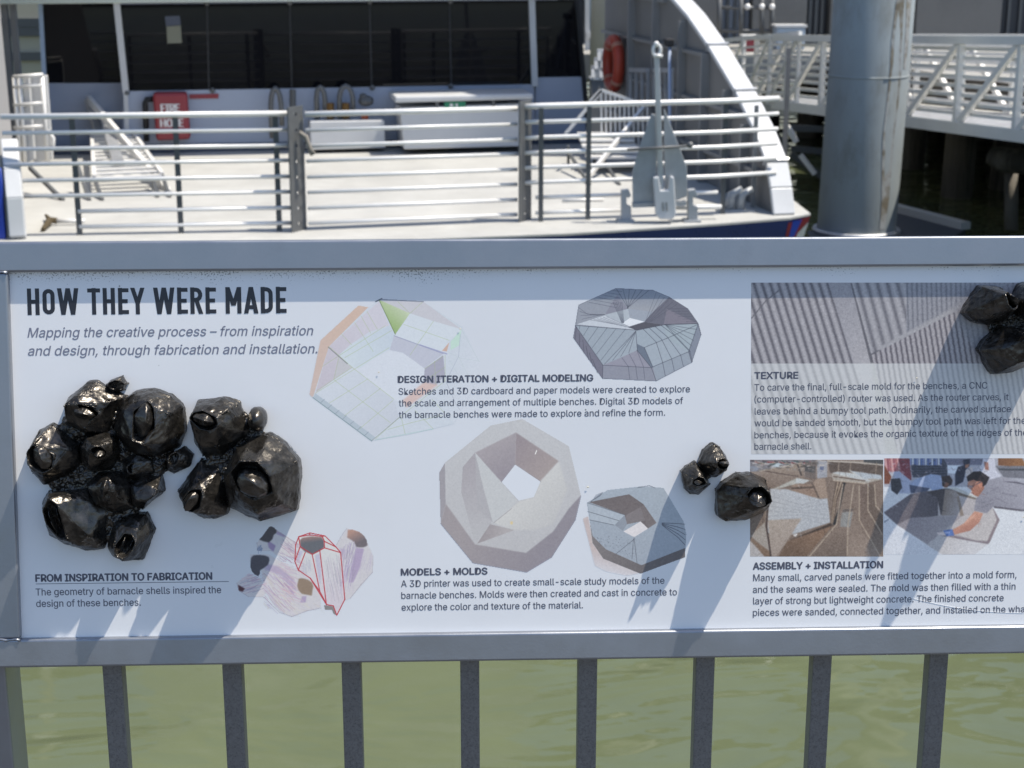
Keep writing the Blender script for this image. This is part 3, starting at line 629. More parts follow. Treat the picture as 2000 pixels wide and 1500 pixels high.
# ---------------------------------------------------------------- picture: stacked plywood mould panels
def pic_moulds():
    c = Canvas(1465, 898, 1725, 1087, (1460, 890), .14, full=True); P = c.poly
    c.c[:] = (122,104,94)
    P([(30,60),(1900,60),(1900,300),(30,300)], (140,124,116)); P([(30,60),(960,60),(960,110),(500,140),(200,220),(30,220)], (120,116,124))
    for i in range(26): c.line([(40+34*i, 70+(i*37 % 60)), (130+34*i, 80+(i*23 % 50))], [(70,60,66), (190,184,184), (150,70,70), (60,80,80), (160,140,126)][i % 5], 2.2)
    P([(330,150),(430,95),(500,120),(420,160)], (176,186,196)); P([(40,150),(140,140),(160,210),(50,220)], (130,134,150))
    P([(800,90),(960,85),(950,330),(800,300)], (110,98,94)); P([(800,140),(950,150),(930,240),(800,220)], (82,78,80)); P([(970,60),(1110,70),(1110,300),(970,320)], (150,150,160)); P([(1010,150),(1060,150),(1060,220),(1010,220)], (90,98,130))
    P([(1120,85),(1900,110),(1880,320),(1150,240)], (92,78,72)); P([(1620,55),(1900,55),(1900,120),(1620,90)], (72,72,76))
    c.line([(1120,75),(1500,95),(1900,130)], (190,180,170), 2)
    for x in (1275, 1440, 1800): c.line([(x, 100), (x-15, 270)], (150,132,118), 1.5)
    P([(170,215),(760,95),(790,300),(690,310),(370,450),(300,450)], (146,128,116), (128,110,100), [(400,150),(400,400)])
    c.line([(250,215),(700,290)], (92,76,70), 2); c.line([(700,130),(750,270)], (70,60,58), 3); c.line([(170,215),(760,95)], (180,166,154), 1.5)
    P([(620,390),(900,400),(990,600),(620,520)], (140,116,102)); P([(980,320),(1080,315),(1120,590),(1000,600),(900,380)], (150,128,114)); c.line([(620,455),(930,440)], (84,70,64), 3); c.line([(900,380),(1000,600)], (96,80,72), 3)
    P([(340,470),(690,310),(870,345),(690,390),(400,470)], (170,166,160)); P([(690,310),(870,345),(780,390),(660,380)], (178,180,182))
    P([(310,460),(560,470),(1000,605),(1115,595),(1155,930),(660,1090),(280,1080),(290,700)], (172,174,182), (164,166,174), [(500,500),(800,1000)])
    k = (130,130,140)
    for i in range(6): c.line([(300, 560+70*i), (760, 690+38*i*(1 if i < 3 else .9)), (1080, 600+72*i)], k, 1, .6)
    P([(285,900),(755,875),(560,1180),(400,1410),(330,1410)], (158,144,136), (150,134,126), [(400,900),(480,1380)])
    P([(560,1190),(1160,940),(1200,980),(600,1190)], (70,56,50)); P([(430,1410),(560,1190),(1190,975),(1150,1020),(820,1410)], (128,100,82), (104,82,68), [(900,1050),(700,1400)])
    P([(40,1120),(240,930),(320,1340),(200,1250)], (150,140,134)); P([(40,1150),(310,1340),(330,1410),(240,1410)], (120,96,80)); P([(30,1180),(240,1410),(30,1410)], (164,158,160))
    P([(260,420),(310,460),(270,1000),(320,1340),(330,1410),(240,930)], (124,110,102)); c.line([(305,450),(262,980),(325,1400)], (66,52,50), 3); c.line([(210,740),(215,930)], (90,76,72), 2)
    P([(1180,340),(1900,380),(1890,1410),(820,1410),(1220,960),(1120,600),(1180,400)], (122,104,94))
    rib = [(1330,400,1240,960,860,1410), (1480,400,1400,980,1390,1410), (1560,420,1560,900,1850,1400), (1680,400,1680,760,1880,1100), (1770,400,1790,700,1890,820)]
    for i in range(5):
        c.line([(1240+22*i, 370), (1200+12*i, 600), (1160+10*i, 930)], (168,146,126) if i % 2 else (86,70,62), 2)
    c.line([(1350,390),(1300,700),(1210,950)], (44,42,44), 5)
    P([(1360,400),(1450,400),(1390,980),(1380,1410),(860,1410),(1240,980)], (126,108,98), (104,88,80), [(1300,1000),(1400,1400)]); P([(1480,400),(1560,420),(1550,900),(1600,1060),(1860,1400),(1400,1410),(1410,980)], (122,104,94), (140,122,112), [(1440,700),(1700,1400)])
    P([(1570,420),(1680,400),(1670,760),(1780,1010),(1890,1120),(1890,1400),(1600,1060),(1555,840)], (108,90,82), (126,108,98), [(1600,600),(1850,1250)])
    P([(1690,400),(1770,400),(1790,700),(1890,820),(1890,1100),(1780,1010),(1680,740)], (100,84,76))
    P([(1310,790),(1470,780),(1430,1000),(1290,990)], (134,132,132)); P([(1330,750),(1480,740),(1475,770),(1325,790)], (96,86,84))
    for a in rib: c.line([(a[0], a[1]), (a[2], a[3]), (a[4], a[5])], (172,154,138), 2.2, .9)
    P([(1170,250),(1240,225),(1480,240),(1880,330),(1640,390),(1190,340)], (160,150,142)); c.line([(1430,210),(1700,350)], (190,184,180), 3); P([(1430,210),(1860,270),(1880,325),(1620,320)], (166,172,182)); P([(1180,240),(1260,222),(1480,250),(1720,350),(1640,360)], (180,182,186)); P([(1190,335),(1650,380),(1640,395),(1190,350)], (176,160,146)); c.line([(1200,290),(1640,350)], (90,70,60), 2)
    rr = random.Random(9)
    for _ in range(260):
        x, y = rr.uniform(40, 1880), rr.uniform(90, 1400); q = rr.uniform(-14, 14); L_ = rr.uniform(20, 120); an = rr.choice([.1, -.25, 1.2, 1.4, 2.6])
        yy = int(min(max((890+.14*y)-c.y0, 0), c.H-1)); xx = int(min(max((1460+.14*x)-c.x0, 0), c.W-1))
        c.line([(x, y), (x+L_*math.cos(an), y+L_*math.sin(an))], np.clip(c.c[yy, xx]+q*2.2, 30, 235), 1, .6)
    for _ in range(60):
        x, y = rr.uniform(40, 1100), rr.uniform(65, 210); k = rr.uniform(50, 190); c.line([(x, y), (x+rr.uniform(10, 70), y+rr.uniform(-16, 16))], (k, k*.94, k*.92), 2, .8)
    c.line([(640,1105),(690,1095),(670,1120),(650,1115)], (225,225,230), 1.5)
    c.c[:] = Canvas.soft(c.c, 1); c.c[:] = c.c.mean(2, keepdims=True)+(c.c-c.c.mean(2, keepdims=True))*.85; c.noise(4, 1); c.noise(4, 0); c.build()
pic_moulds()

# ---------------------------------------------------------------- picture: workers leaning over a concrete bench
def pic_workers():
    c = Canvas(1727, 895, 2090, 1083, (1720, 885), .14, full=True); P = c.poly
    c.c[:] = (200,202,210)
    P([(0,70),(3000,70),(3000,470),(0,470)], (160,160,172)); P([(50,80),(400,80),(430,380),(250,260),(60,240)], (172,120,126))
    for i in range(12): c.line([(70+28*i, 80), (80+28*i+i*3, 240+i*8)], [(190,150,150), (130,76,86), (150,96,100)][i % 3], 3)
    P([(240,80),(400,80),(430,380),(330,330)], (120,66,76)); P([(0,180),(60,180),(150,330),(120,430),(0,430)], (110,66,52))
    P([(400,80),(920,80),(930,340),(450,340)], (76,78,92))
    for i in range(15): c.line([(420+30*i, 85), (420+30*i, 160)], [(130,140,180), (200,204,214), (90,110,160)][i % 3], 3.2)
    for i in range(4): c.line([(440, 190+35*i), (920, 180+35*i)], (56,58,70), 2)
    P([(880,80),(1450,80),(1450,165),(930,165)], (112,112,130)); P([(930,170),(1120,170),(1050,290),(940,280)], (206,212,224))
    P([(1640,70),(1970,70),(2050,200),(1640,170)], (112,78,58), (136,98,70), [(1650,100),(1900,120)]); P([(1600,180),(3000,180),(3000,400),(1720,340)], (112,112,122)); P([(1640,215),(3000,230),(3000,260),(1650,240)], (70,72,80))
    P([(2000,70),(3000,70),(3000,220),(2080,200)], (176,178,188))
    P([(170,260),(260,250),(440,400),(410,560),(260,560)], (160,166,190)); P([(140,360),(270,350),(300,480),(230,580),(150,520)], (62,62,70))
    # bent worker behind
    P([(400,440),(470,370),(700,290),(840,310),(870,480),(860,560),(700,490),(560,480)], (146,158,188)); P([(400,440),(560,470),(690,490),(640,540),(420,560)], (76,82,104)); P([(690,480),(860,480),(885,600),(880,790),(810,790),(800,620),(750,600)], (138,152,184))
    P([(850,330),(960,310),(1005,380),(990,440),(910,480),(860,460)], (58,50,54)); P([(900,400),(960,420),(930,480),(880,480)], (110,80,72))
    P([(1040,460),(1040,290),(1080,190),(1160,170),(1150,90),(1250,80),(1240,180),(1190,230),(1150,400)], (52,54,70))
    P([(1180,160),(1240,150),(1220,200),(1180,210)], (150,110,96)); P([(1180,240),(1280,190),(1290,280),(1200,330)], (186,178,180))
    P([(1430,80),(1590,80),(1610,240),(1680,320),(1520,370),(1330,260),(1410,160)], (188,188,202)); P([(1440,120),(1500,130),(1510,240),(1460,230)], (142,104,96))
    # concrete bench
    P([(40,830),(420,570),(700,520),(1040,500),(1350,610),(1560,760),(1650,930),(1520,1250),(1300,1420),(870,1420)], (160,154,158), (178,172,174), [(600,700),(1200,1300)])
    P([(40,830),(420,570),(650,530),(800,620),(800,870),(420,930),(230,1000)], (104,98,106), (86,82,90), [(250,800),(750,780)]); P([(230,1000),(430,900),(860,880),(1150,870),(1040,960),(800,1130),(720,1320)], (136,130,138), (150,144,150), [(400,950),(850,1200)])
    P([(640,540),(900,490),(1040,510),(900,760),(840,870),(790,620)], (70,66,72)); P([(900,500),(1040,520),(1080,600),(1080,870),(850,870)], (128,118,114), (152,144,146), [(900,650),(1080,700)])
    P([(890,480),(1060,480),(1340,610),(1330,640),(1040,520)], (180,180,180)); P([(1040,530),(1340,630),(1330,650),(1090,590)], (110,100,94)); P([(1060,590),(1110,600),(1170,870),(1110,880)], (130,118,112), blur=1)
    P([(1090,590),(1330,650),(1300,810),(1160,870)], (166,160,164)); P([(1560,750),(1660,930),(1520,1250),(1480,1240),(1620,930)], (130,118,124))
    P([(800,1140),(1060,1150),(1330,1220),(1520,1230),(1500,1270),(1330,1270),(1050,1190)], (124,114,122), blur=1); P([(640,1280),(870,1420),(1300,1420),(1500,1270),(1050,1190),(800,1150)], (176,172,176), (190,188,194), [(850,1200),(1200,1420)])
    P([(0,870),(870,1430),(0,1430)], (198,200,210)); P([(40,980),(110,930),(110,915),(40,960)], (120,124,140))
    # worker in grey
    P([(1520,370),(1720,330),(1900,390),(2300,520),(2800,700),(2800,900),(2000,800),(1570,750),(1480,840),(1300,800),(1330,640),(1430,500)], (132,130,142), (148,146,158), [(1450,700),(1800,420)])
    P([(1660,395),(1900,400),(2100,460),(1900,420)], (84,82,94)); P([(1580,740),(2000,790),(2400,830),(1950,810),(1580,765)], (90,86,96))
    for L in ([(1400,700),(1560,650)], [(1350,770),(1580,690)], [(1480,560),(1640,480)], [(1700,560),(1900,600)], [(1600,620),(1760,700)]): c.line(L, (108,106,118), 2, .6)
    P([(1310,810),(1430,840),(1380,960),(1250,1080),(1020,1140),(1000,1070),(1160,980)], (182,136,120), (160,114,102), [(1200,950),(1250,1060)])
    P([(1220,400),(1300,360),(1450,420),(1440,500),(1360,610),(1290,580),(1260,510),(1210,470)], (170,122,106), (142,98,84), [(1260,450),(1420,560)])
    P([(1200,330),(1290,260),(1390,250),(1520,340),(1470,440),(1420,470),(1400,400),(1340,390),(1300,370),(1215,395)], (44,38,42)); c.ell(1395,440,26,48,(178,122,104)); c.line([(1215,460),(1290,460),(1400,400)], (70,70,84), 1.6); c.ell(1255,470,30,20,(150,140,150),alpha=.7)
    rr = random.Random(4)
    for _ in range(200):
        x, y = rr.uniform(40, 2200), rr.uniform(80, 1400); L_ = rr.uniform(15, 90); an = rr.choice([.2, .5, 1.3, -.3]); yy = int(min(max((885+.14*y)-c.y0, 0), c.H-1)); xx = int(min(max((1720+.14*x)-c.x0, 0), c.W-1))
        c.line([(x, y), (x+L_*math.cos(an), y+L_*math.sin(an))], np.clip(c.c[yy, xx]+rr.uniform(-20, 16), 30, 235), 1.2, .5)
    for _ in range(50):
        x, y = rr.uniform(60, 1450), rr.uniform(90, 330); k = rr.uniform(40, 200); c.line([(x, y), (x+rr.uniform(5, 40), y+rr.uniform(-20, 30))], (k, k*.95, k*1.02), 2, .6)
    for L in ([(1330,270),(1390,262)], [(1240,330),(1300,300)], [(1420,300),(1480,350)]): c.line(L, (66,58,60), 2, .6)
    P([(1300,420),(1350,430),(1340,520),(1300,560),(1270,520)], (150,104,90), alpha=.6, blur=1); P([(1230,420),(1280,410),(1290,450),(1240,455)], (196,150,132), alpha=.6, blur=1); P([(1180,960),(1260,880),(1330,850),(1300,900),(1120,1020)], (206,164,146), alpha=.6, blur=1)
    c.line([(1262,552),(1290,560)], (110,66,62), 1.6)
    P([(870,1080),(1000,1060),(1030,1150),(920,1160)], (88,112,168)); P([(890,1100),(960,1090),(960,1120),(900,1130)], (150,164,204)); P([(780,1110),(880,1100),(910,1150),(800,1140)], (200,188,190))
    c.c[:] = Canvas.soft(c.c, 1); c.noise(3.5, 1); c.noise(3.5, 0); c.build()
pic_workers()

# ---------------------------------------------------------------- flecks of dried paint and a scratch
fl = MB()
for (x, y, r) in ((899, 642, 1.6), (1148, 951, 2.2), (1281, 776, 1.3), (1999, 1010, 2), (1790, 738, 1.6), (740, 727, 1.6)):
    u, v = pv(x, y); r /= PXM
    fl.add([(u+r*math.cos(t)*(1+.4*math.sin(3*t)), v+r*.8*math.sin(t), .0010) for t in np.linspace(0, 6.28, 8)[:-1]]+[(u, v, .0014)], [(i, (i+1) % 7, 7) for i in range(7)])
sp_ = [pv(1780+220*t, 1168+28*t+8*math.sin(t*3)) for t in np.linspace(0, 1, 9)]
MB().tube([(u, v, .0002) for u, v in sp_], .00011, 5).build('scratch', mat('scratched_white', (.72, .73, .75), .5), panel, local=True)
fl.build('paint_fleck', mat('dried_paint', (.62, .58, .46), .5), panel, local=True)
# ================================================================= bronze barnacle castings on the panel
def bronze():
    m = mat('dark_waxed_bronze', (.076, .069, .061), .30, .82, .55, 120, .30, 900, dark=(.016, .015, .014), dscale=70, dthr=(.44, .66), dfac=.78, coat=.12)
    return m
M_bronze = bronze()
tex_f = bpy.data.textures.new('cast_fine', 'CLOUDS'); tex_f.noise_scale = .0034; tex_f.noise_depth = 3
tex_v = bpy.data.textures.new('cast_crumple', 'VORONOI'); tex_v.noise_scale = .017; tex_v.distance_metric = 'DISTANCE'; tex_v.weight_1 = -1; tex_v.weight_2 = 1; tex_v.noise_intensity = 1.2
tex_c = bpy.data.textures.new('cast_coarse', 'CLOUDS'); tex_c.noise_scale = .016; tex_c.noise_depth = 1
def lump(name, vs, fs, crease_edges, parent, crease=.6, sub=4, disp=.0011):
    me = bpy.data.meshes.new(name); me.from_pydata(vs, [], fs); me.update()
    b = bmesh.new(); b.from_mesh(me); bmesh.ops.recalc_face_normals(b, faces=b.faces)
    cl = b.edges.layers.float.new('crease_edge')
    b.verts.ensure_lookup_table()
    for e in b.edges:
        k = tuple(sorted((e.verts[0].index, e.verts[1].index))); e[cl] = crease_edges.get(k, 0)
    b.to_mesh(me); b.free()
    o = link(name, me, M_bronze, parent, True, smooth=True)
    s = o.modifiers.new('subsurf', 'SUBSURF'); s.levels = sub; s.render_levels = sub
    for t, st in ((tex_v, disp*1.6), (tex_c, disp*1.6), (tex_f, disp*1.1)):
        d = o.modifiers.new('casting', 'DISPLACE'); d.texture = t; d.strength = st; d.mid_level = .5; d.texture_coords = 'GLOBAL'
    return o
def px2(p): return np.array(pv(*p))
def shell(parent, poly, op, orad, h, ang=0, plate=1, slope=.80, seed=0, lean=(0, 0), name='barnacle_shell'):
    """poly: outline px; op: opening centre px; orad: (a,b) px half sizes, ang deg; h: height px.
    The shell is the hull of its foot, a broken shoulder and a tipped rim, so it falls into flat facets"""
    rg = random.Random(seed*7+len(poly)); n = len(poly)
    B = [px2(p) for p in poly]; C = px2(op); H = h/PXM*.92
    ca, sa = math.cos(R(ang)), math.sin(R(ang)); a, b = orad[0]/PXM*1.10, orad[1]/PXM*1.18
    L = np.array(lean)/PXM; cen = sum(B)/n
    td = rg.uniform(0, 6.28)
    bm = bmesh.new(); rim = []
    for p in B:
        q = p*.96+cen*.04
        bm.verts.new((p[0], p[1], -.002)); bm.verts.new((p[0], p[1], H*.06)); bm.verts.new((q[0], q[1], H*rg.uniform(.22, .40)))
    for k in range(n):
        if rg.random() < .75:
            p = B[k]*rg.uniform(.2, .8); p = B[k]*slope+C*(1-slope); bm.verts.new((p[0], p[1], H*rg.uniform(.60, .80)))
    m = 7
    for k in range(m):
        t = 2*math.pi*(k+rg.uniform(-.25, .25))/m; x, y = a*math.cos(t)*rg.uniform(.92, 1.2), b*math.sin(t)*rg.uniform(.92, 1.2)
        tt = 1+.12*math.cos(t+R(ang)-td)
        rim.append(bm.verts.new((C[0]+L[0]+x*ca-y*sa, C[1]+L[1]+x*sa+y*ca, H*tt*rg.uniform(.97, 1.05))))
    bmesh.ops.convex_hull(bm, input=bm.verts[:])
    bmesh.ops.delete(bm, geom=[v for v in bm.verts if not v.link_faces], context='VERTS')
    rs = set(v for v in rim if v.is_valid)
    top = [f for f in bm.faces if all(v in rs for v in f.verts)]
    if top:
        r_ = bmesh.ops.dissolve_faces(bm, faces=top)['region']; f = r_[0] if r_ else None
        if f is not None:
            for sc_, dz in ((.90, -.06), (.70, -.26)):
                nf = bmesh.ops.inset_individual(bm, faces=[f], thickness=0)['faces']
                mc = f.calc_center_median()
                for v in f.verts: v.co.x = C[0]+L[0]+(v.co.x-C[0]-L[0])*sc_; v.co.y = C[1]+L[1]+(v.co.y-C[1]-L[1])*sc_; v.co.z += dz*H
    bmesh.ops.dissolve_limit(bm, angle_limit=R(9), verts=bm.verts[:], edges=bm.edges[:])
    bmesh.ops.recalc_face_normals(bm, faces=bm.faces[:])
    bmesh.ops.triangulate(bm, faces=[f for f in bm.faces if len(f.verts) > 4])
    me = bpy.data.meshes.new(name); bm.to_mesh(me); bm.free()
    o = link(name, me, M_bronze, parent, True, smooth=True)
    bv = o.modifiers.new('bevel', 'BEVEL'); bv.width = .0013; bv.segments = 2; bv.limit_method = 'ANGLE'; bv.angle_limit = R(12)
    s = o.modifiers.new('subsurf', 'SUBSURF'); s.subdivision_type = 'SIMPLE'; s.levels = s.render_levels = 4
    for t, st in ((tex_c, .0026), (tex_v, .0011), (tex_f, .0012)):
        dm = o.modifiers.new('casting', 'DISPLACE'); dm.texture = t; dm.strength = st; dm.mid_level = .5; dm.texture_coords = 'GLOBAL'
    if plate:
        # two-sided beak: a ridge along the opening, tipped against it so one side leaves a dark cleft
        ox, oy = -math.cos(td)*b*.16, -math.sin(td)*b*.16
        def beak(a_, b_, cx, cy, hz, sd):
            vs, fs, cr = [], [], {}
            m = 10
            def W(x, y, w): vs.append((C[0]+L[0]+cx+x*ca-y*sa, C[1]+L[1]+cy+x*sa+y*ca, w))
            for k in range(m):
                t = 2*math.pi*k/m; W(a_*math.copysign(abs(math.cos(t))**1.25, math.cos(t)), b_*math.sin(t), H*.36)
            for k in range(m):
                t = 2*math.pi*k/m; W(a_*.86*math.copysign(abs(math.cos(t))**1.2, math.cos(t)), b_*.84*math.sin(t), H*hz*rg.uniform(.76, .86))
            rid = rg.uniform(-.35, .35)*b_
            W(-a_*.60, rid, H*hz*.92); W(0, rid*1.2, H*hz*1.06); W(a_*.62, rid, H*hz*.96)
            for k in range(m):
                j = (k+1) % m; fs.append((k, j, m+j, m+k)); cr[tuple(sorted((k, m+k)))] = .5; cr[tuple(sorted((m+k, m+j)))] = .6
            l, c_, r_ = 2*m, 2*m+1, 2*m+2
            near = lambda k: r_ if k in (0, 1, 9) else (l if k in (4, 5, 6) else c_)
            for k in range(m):
                j = (k+1) % m; p, q = near(k), near(j)
                fs.append((m+k, m+j, p) if p == q else (m+k, m+j, q, p))
            cr[(l, c_)] = cr[(c_, r_)] = .9
            lump('inner_plate', vs, fs, cr, o, sub=3, disp=.0012)
        if plate == 2:
            px_, py_ = -sa*b*.46, ca*b*.46
            beak(a*.90, b*.40, px_, py_, 1.0, 0); beak(a*.86, b*.40, -px_, -py_, .94, 1)
        else: beak(a*1.02, b*1.04, ox*1.5, oy*1.5, 1.22, 0)
    return o
def zz(o, k): return lambda pts: [(o[0]+k*x, o[1]+k*y) for x, y in pts]
def cluster(label, ref):
    u, v = pv(*ref); c = thing('bronze_barnacles', P_O, label, 'relief casting', 'bronze barnacle castings bolted on the panel', mat4=P_M)
    return c
def matrix(parent, pts, h):
    """the low cast bed between the shells"""
    n = len(pts); B = [px2(p) for p in pts]; c = sum(B)/n; H = h/PXM; vs, fs, cr = [], [], {}
    for k, w in ((1, -.002), (.97, H*.6), (.86, H), (.55, H*.9), (.25, H)):
        for p in B: q = c+(p-c)*k; vs.append((q[0], q[1], w))
    for r_ in range(4):
        for i in range(n): j = (i+1) % n; fs.append((r_*n+i, r_*n+j, r_*n+n+j, r_*n+n+i))
    fs.append(tuple(4*n+i for i in range(n)))
    for i in range(n): cr[tuple(sorted((i, (i+1) % n)))] = 1
    return lump('cast_bed', vs, fs, cr, parent, sub=5, disp=.0042)

Z = zz((0, 700), .32); z1 = lambda x, y: Z([(x, y)])[0]
A = cluster('largest bronze barnacle clump, ten shells, under the heading at the frame stile', (210, 910))
matrix(A, Z([(420,300),(560,180),(760,200),(1000,260),(1110,480),(1060,640),(980,800),(880,930),(760,1150),(540,1130),(330,1020),(310,800),(230,680),(260,480)]), 26)
shell(A, Z([(400,400),(415,235),(545,135),(600,128),(705,205),(775,225),(720,330),(690,470),(560,475)]), z1(535, 305), (27, 14), 66, -14, 1, .70, 1)
shell(A, Z([(700,430),(725,270),(830,190),(940,172),(1060,212),(1138,290),(1145,440),(1105,545),(950,610),(780,565)]), z1(915, 365), (36, 19), 84, 82, 1,  .70, 2)
shell(A, Z([(172,565),(240,430),(330,385),(470,470),(528,510),(525,640),(440,710),(285,770),(205,700)]), z1(290, 580), (28, 18), 68, 112, 1,  .70, 3)
shell(A, Z([(500,520),(545,455),(650,435),(740,460),(760,560),(710,680),(560,690),(500,620)]), z1(645, 545), (14, 10), 78, 0, 1, .78, 4)
shell(A, Z([(650,155),(690,122),(755,100),(792,150),(770,192),(700,208)]), z1(718, 150), (11, 6), 34, 25, 0, .8, 5)
shell(A, Z([(1030,590),(1130,528),(1192,580),(1172,650),(1062,706),(1015,680)]), z1(1075, 600), (12, 8), 38, 70, 0,  .70, 6)
shell(A, Z([(530,760),(610,670),(760,670),(850,780),(840,910),(730,950),(590,900)]), z1(690, 765), (20, 11), 66, 80, 1, .8, 7)
shell(A, Z([(790,750),(880,690),(1000,700),(1018,805),(885,920),(800,900)]), z1(915, 800), (20, 12), 60, 20, 0,  .70, 8)
shell(A, Z([(262,860),(300,800),(430,785),(560,770),(680,900),(665,1100),(640,1162),(530,1172),(400,1130),(308,1070)]), z1(385, 940), (40, 14), 78, 106, 2,  .70, 9)
shell(A, Z([(655,1140),(700,985),(800,930),(905,930),(958,1040),(880,1228),(780,1236),(700,1200)]), z1(800, 1115), (24, 15), 64, 66, 2,  .70, 10)
shell(A, Z([(740,600),(860,550),(960,600),(980,690),(880,750),(760,730)]), z1(838, 655), (10, 9), 44, 0, 0, .8, 11)

Bc = cluster('bronze barnacle clump of four shells with a round knob, right of the largest clump', (470, 900))
matrix(Bc, Z([(1220,330),(1400,260),(1560,330),(1640,470),(1790,600),(1790,880),(1600,950),(1420,900),(1300,940),(1140,820),(1240,620)]), 26)
shell(Bc, Z([(1170,330),(1210,250),(1370,225),(1470,262),(1545,445),(1450,505),(1380,595),(1240,598),(1188,520)]), z1(1288, 355), (26, 13), 78, -18, 1,  .70, 12)
shell(Bc, Z([(1445,520),(1545,462),(1660,442),(1760,510),(1842,610),(1850,720),(1828,925),(1600,990),(1490,952),(1390,900),(1370,700)]), z1(1575, 690), (38, 27), 112, -38, 1,  .70, 14)
shell(Bc, Z([(1083,800),(1160,690),(1230,600),(1350,640),(1425,820),(1400,945),(1320,978),(1245,972)]), z1(1205, 840), (24, 14), 64, 60, 1,  .70, 15)
kb = MB(); u, v = pv(*z1(1578, 365)); kb.sphere((u, v, .008), (.0086, .0120, .018), 20, 14)
ko = kb.build('knob', M_bronze, Bc, local=True, smooth=True)
for t, st in ((tex_c, .003), (tex_f, .0012)):
    d = ko.modifiers.new('casting', 'DISPLACE'); d.texture = t; d.strength = st; d.mid_level = .5; d.texture_coords = 'GLOBAL'

Z = zz((1310, 850), .12)
Cc = cluster('small bronze pair of joined barnacles above the grey cast picture', (1375, 915))
matrix(Cc, Z([(460,420),(640,200),(860,330),(860,540),(640,700),(420,900),(260,880),(210,600),(360,470)]), 16)
shell(Cc, Z([(430,420),(500,220),(630,120),(690,100),(780,150),(880,290),(928,440),(900,570),(700,690),(540,640)]), z1(760, 420), (12, 8), 62, -10, 1,  .58, 16, (2, 2))
shell(Cc, Z([(138,570),(230,470),(380,405),(500,520),(640,780),(440,955),(300,955),(205,870)]), z1(405, 690), (11, 8), 58, 0, 1,  .58, 17)
D = cluster('single bronze barnacle overlapping the corner of the plywood picture', (1447, 968))
shell(D, Z([(700,860),(790,750),(1055,575),(1290,585),(1545,690),(1580,800),(1560,1190),(1450,1265),(1190,1368),(840,1388),(720,1300),(742,1150)]), z1(1310, 930), (21, 17), 84, -20, 1,  .58, 18, (2, 4))
Z = zz((1850, 540), .13333)
Ec = cluster('bronze barnacle trio on the grooved concrete picture', (1950, 640))
matrix(Ec, Z([(300,500),(600,300),(1000,300),(1300,500),(1300,900),(1050,1200),(700,1280),(560,1000),(560,700)]), 22)
shell(Ec, Z([(178,520),(300,280),(430,128),(710,128),(890,330),(885,560),(760,665),(530,712),(300,655)]), z1(690, 320), (17, 9), 112, -50, 1,  .58, 19)
shell(Ec, Z([(878,330),(1000,120),(1100,62),(1350,80),(1540,300),(1480,600),(1150,665),(950,590)]), z1(1180, 330), (24, 14), 104, 20, 1,  .58, 20)
shell(Ec, Z([(395,1060),(500,900),(640,840),(740,690),(990,735),(1200,820),(1420,900),(1400,1100),(1150,1290),(850,1402),(640,1428),(560,1360),(515,1250)]), z1(1060, 950), (24, 16), 120, -15, 1,  .58, 21, (2, 2))
# ================================================================= SETTING: water, wharf
ZW, ZD = -2.6, -1.15            # water level, ferry deck level
def water_material():
    m = mat('murky_green_water', (.098, .114, .058), .07, 0, .12, .5, spec=.5)
    N, L = m.node_tree.nodes, m.node_tree.links; b = N['Principled BSDF']; b.inputs['IOR'].default_value = 1.33
    for l in list(b.inputs['Roughness'].links): L.remove(l)
    b.inputs['Roughness'].default_value = .06
    tc = N.new('ShaderNodeTexCoord'); mp = N.new('ShaderNodeMapping'); mp.inputs['Scale'].default_value = (.9, 2.0, 1); mp.inputs['Rotation'].default_value = (0, 0, R(-8)); L.new(tc.outputs['Object'], mp.inputs[0])
    prev = None
    for sc, st, dist in ((.6, .5, .20), (2.2, .10, .04)):
        n = N.new('ShaderNodeTexNoise'); n.inputs['Scale'].default_value = sc; n.inputs['Detail'].default_value = 3; n.inputs['Distortion'].default_value = .6; L.new(mp.outputs[0], n.inputs[0])
        u = N.new('ShaderNodeBump'); u.inputs['Strength'].default_value = st; u.inputs['Distance'].default_value = dist; L.new(n.outputs[0], u.inputs['Height'])
        if prev: L.new(prev.outputs[0], u.inputs['Normal'])
        prev = u
    L.new(prev.outputs[0], b.inputs['Normal']); return m
tag(MB().add([(-2500,-2500,ZW),(2500,-2500,ZW),(2500,2500,ZW),(-2500,2500,ZW)], [(0,1,2,3)]).build('water', water_material()), 'murky olive green harbour water', None, None, 'structure')
M_wharf = mat('weathered_wharf_timber', (.07, .065, .06), .8, 0, .25, 6, .3, 40, stretch=(8, .6, 1))
WY = BY+.12
tag(MB().box((0, WY-20, -.15), (80, 40, .3)).build('wharf', M_wharf), 'timber wharf deck the railing stands on', None, None, 'structure')

# ================================================================= materials for the far side
M_alu = mat('bright_aluminium_tube', (.72, .71, .69), .38, .10, .06, 5)
M_alud = mat('dull_aluminium', (.50, .51, .53), .45, .7, .10, 4)
M_white = mat('white_marine_paint', (.54, .545, .55), .4, 0, .06, 2, dark=(.40, .38, .34), dscale=1.2, dthr=(.6, .8), dfac=.4)
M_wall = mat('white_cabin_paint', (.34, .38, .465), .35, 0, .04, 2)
M_wall_shaded = mat('white_cabin_paint_shaded', (.27, .31, .40), .35, 0, .04, 2)  # same white paint, with the recessed wall's deeper shade put into the colour
M_deck = mat('pale_nonskid_deck', (.40, .398, .38), .75, 0, .10, 2.2, .1, 60, dark=(.335, .33, .31), dscale=.9, dthr=(.45, .7), dfac=.8)
M_glass = mat('dark_tinted_glass', (.006, .006, .008), .03, 0, spec=.26)
M_gasket = mat('black_rubber', (.015, .015, .017), .6)
M_navy = mat('navy_hull_paint', (.012, .028, .13), .3, 0, .1, 2)
M_blue = mat('royal_blue_hull_paint', (.03, .07, .42), .3)
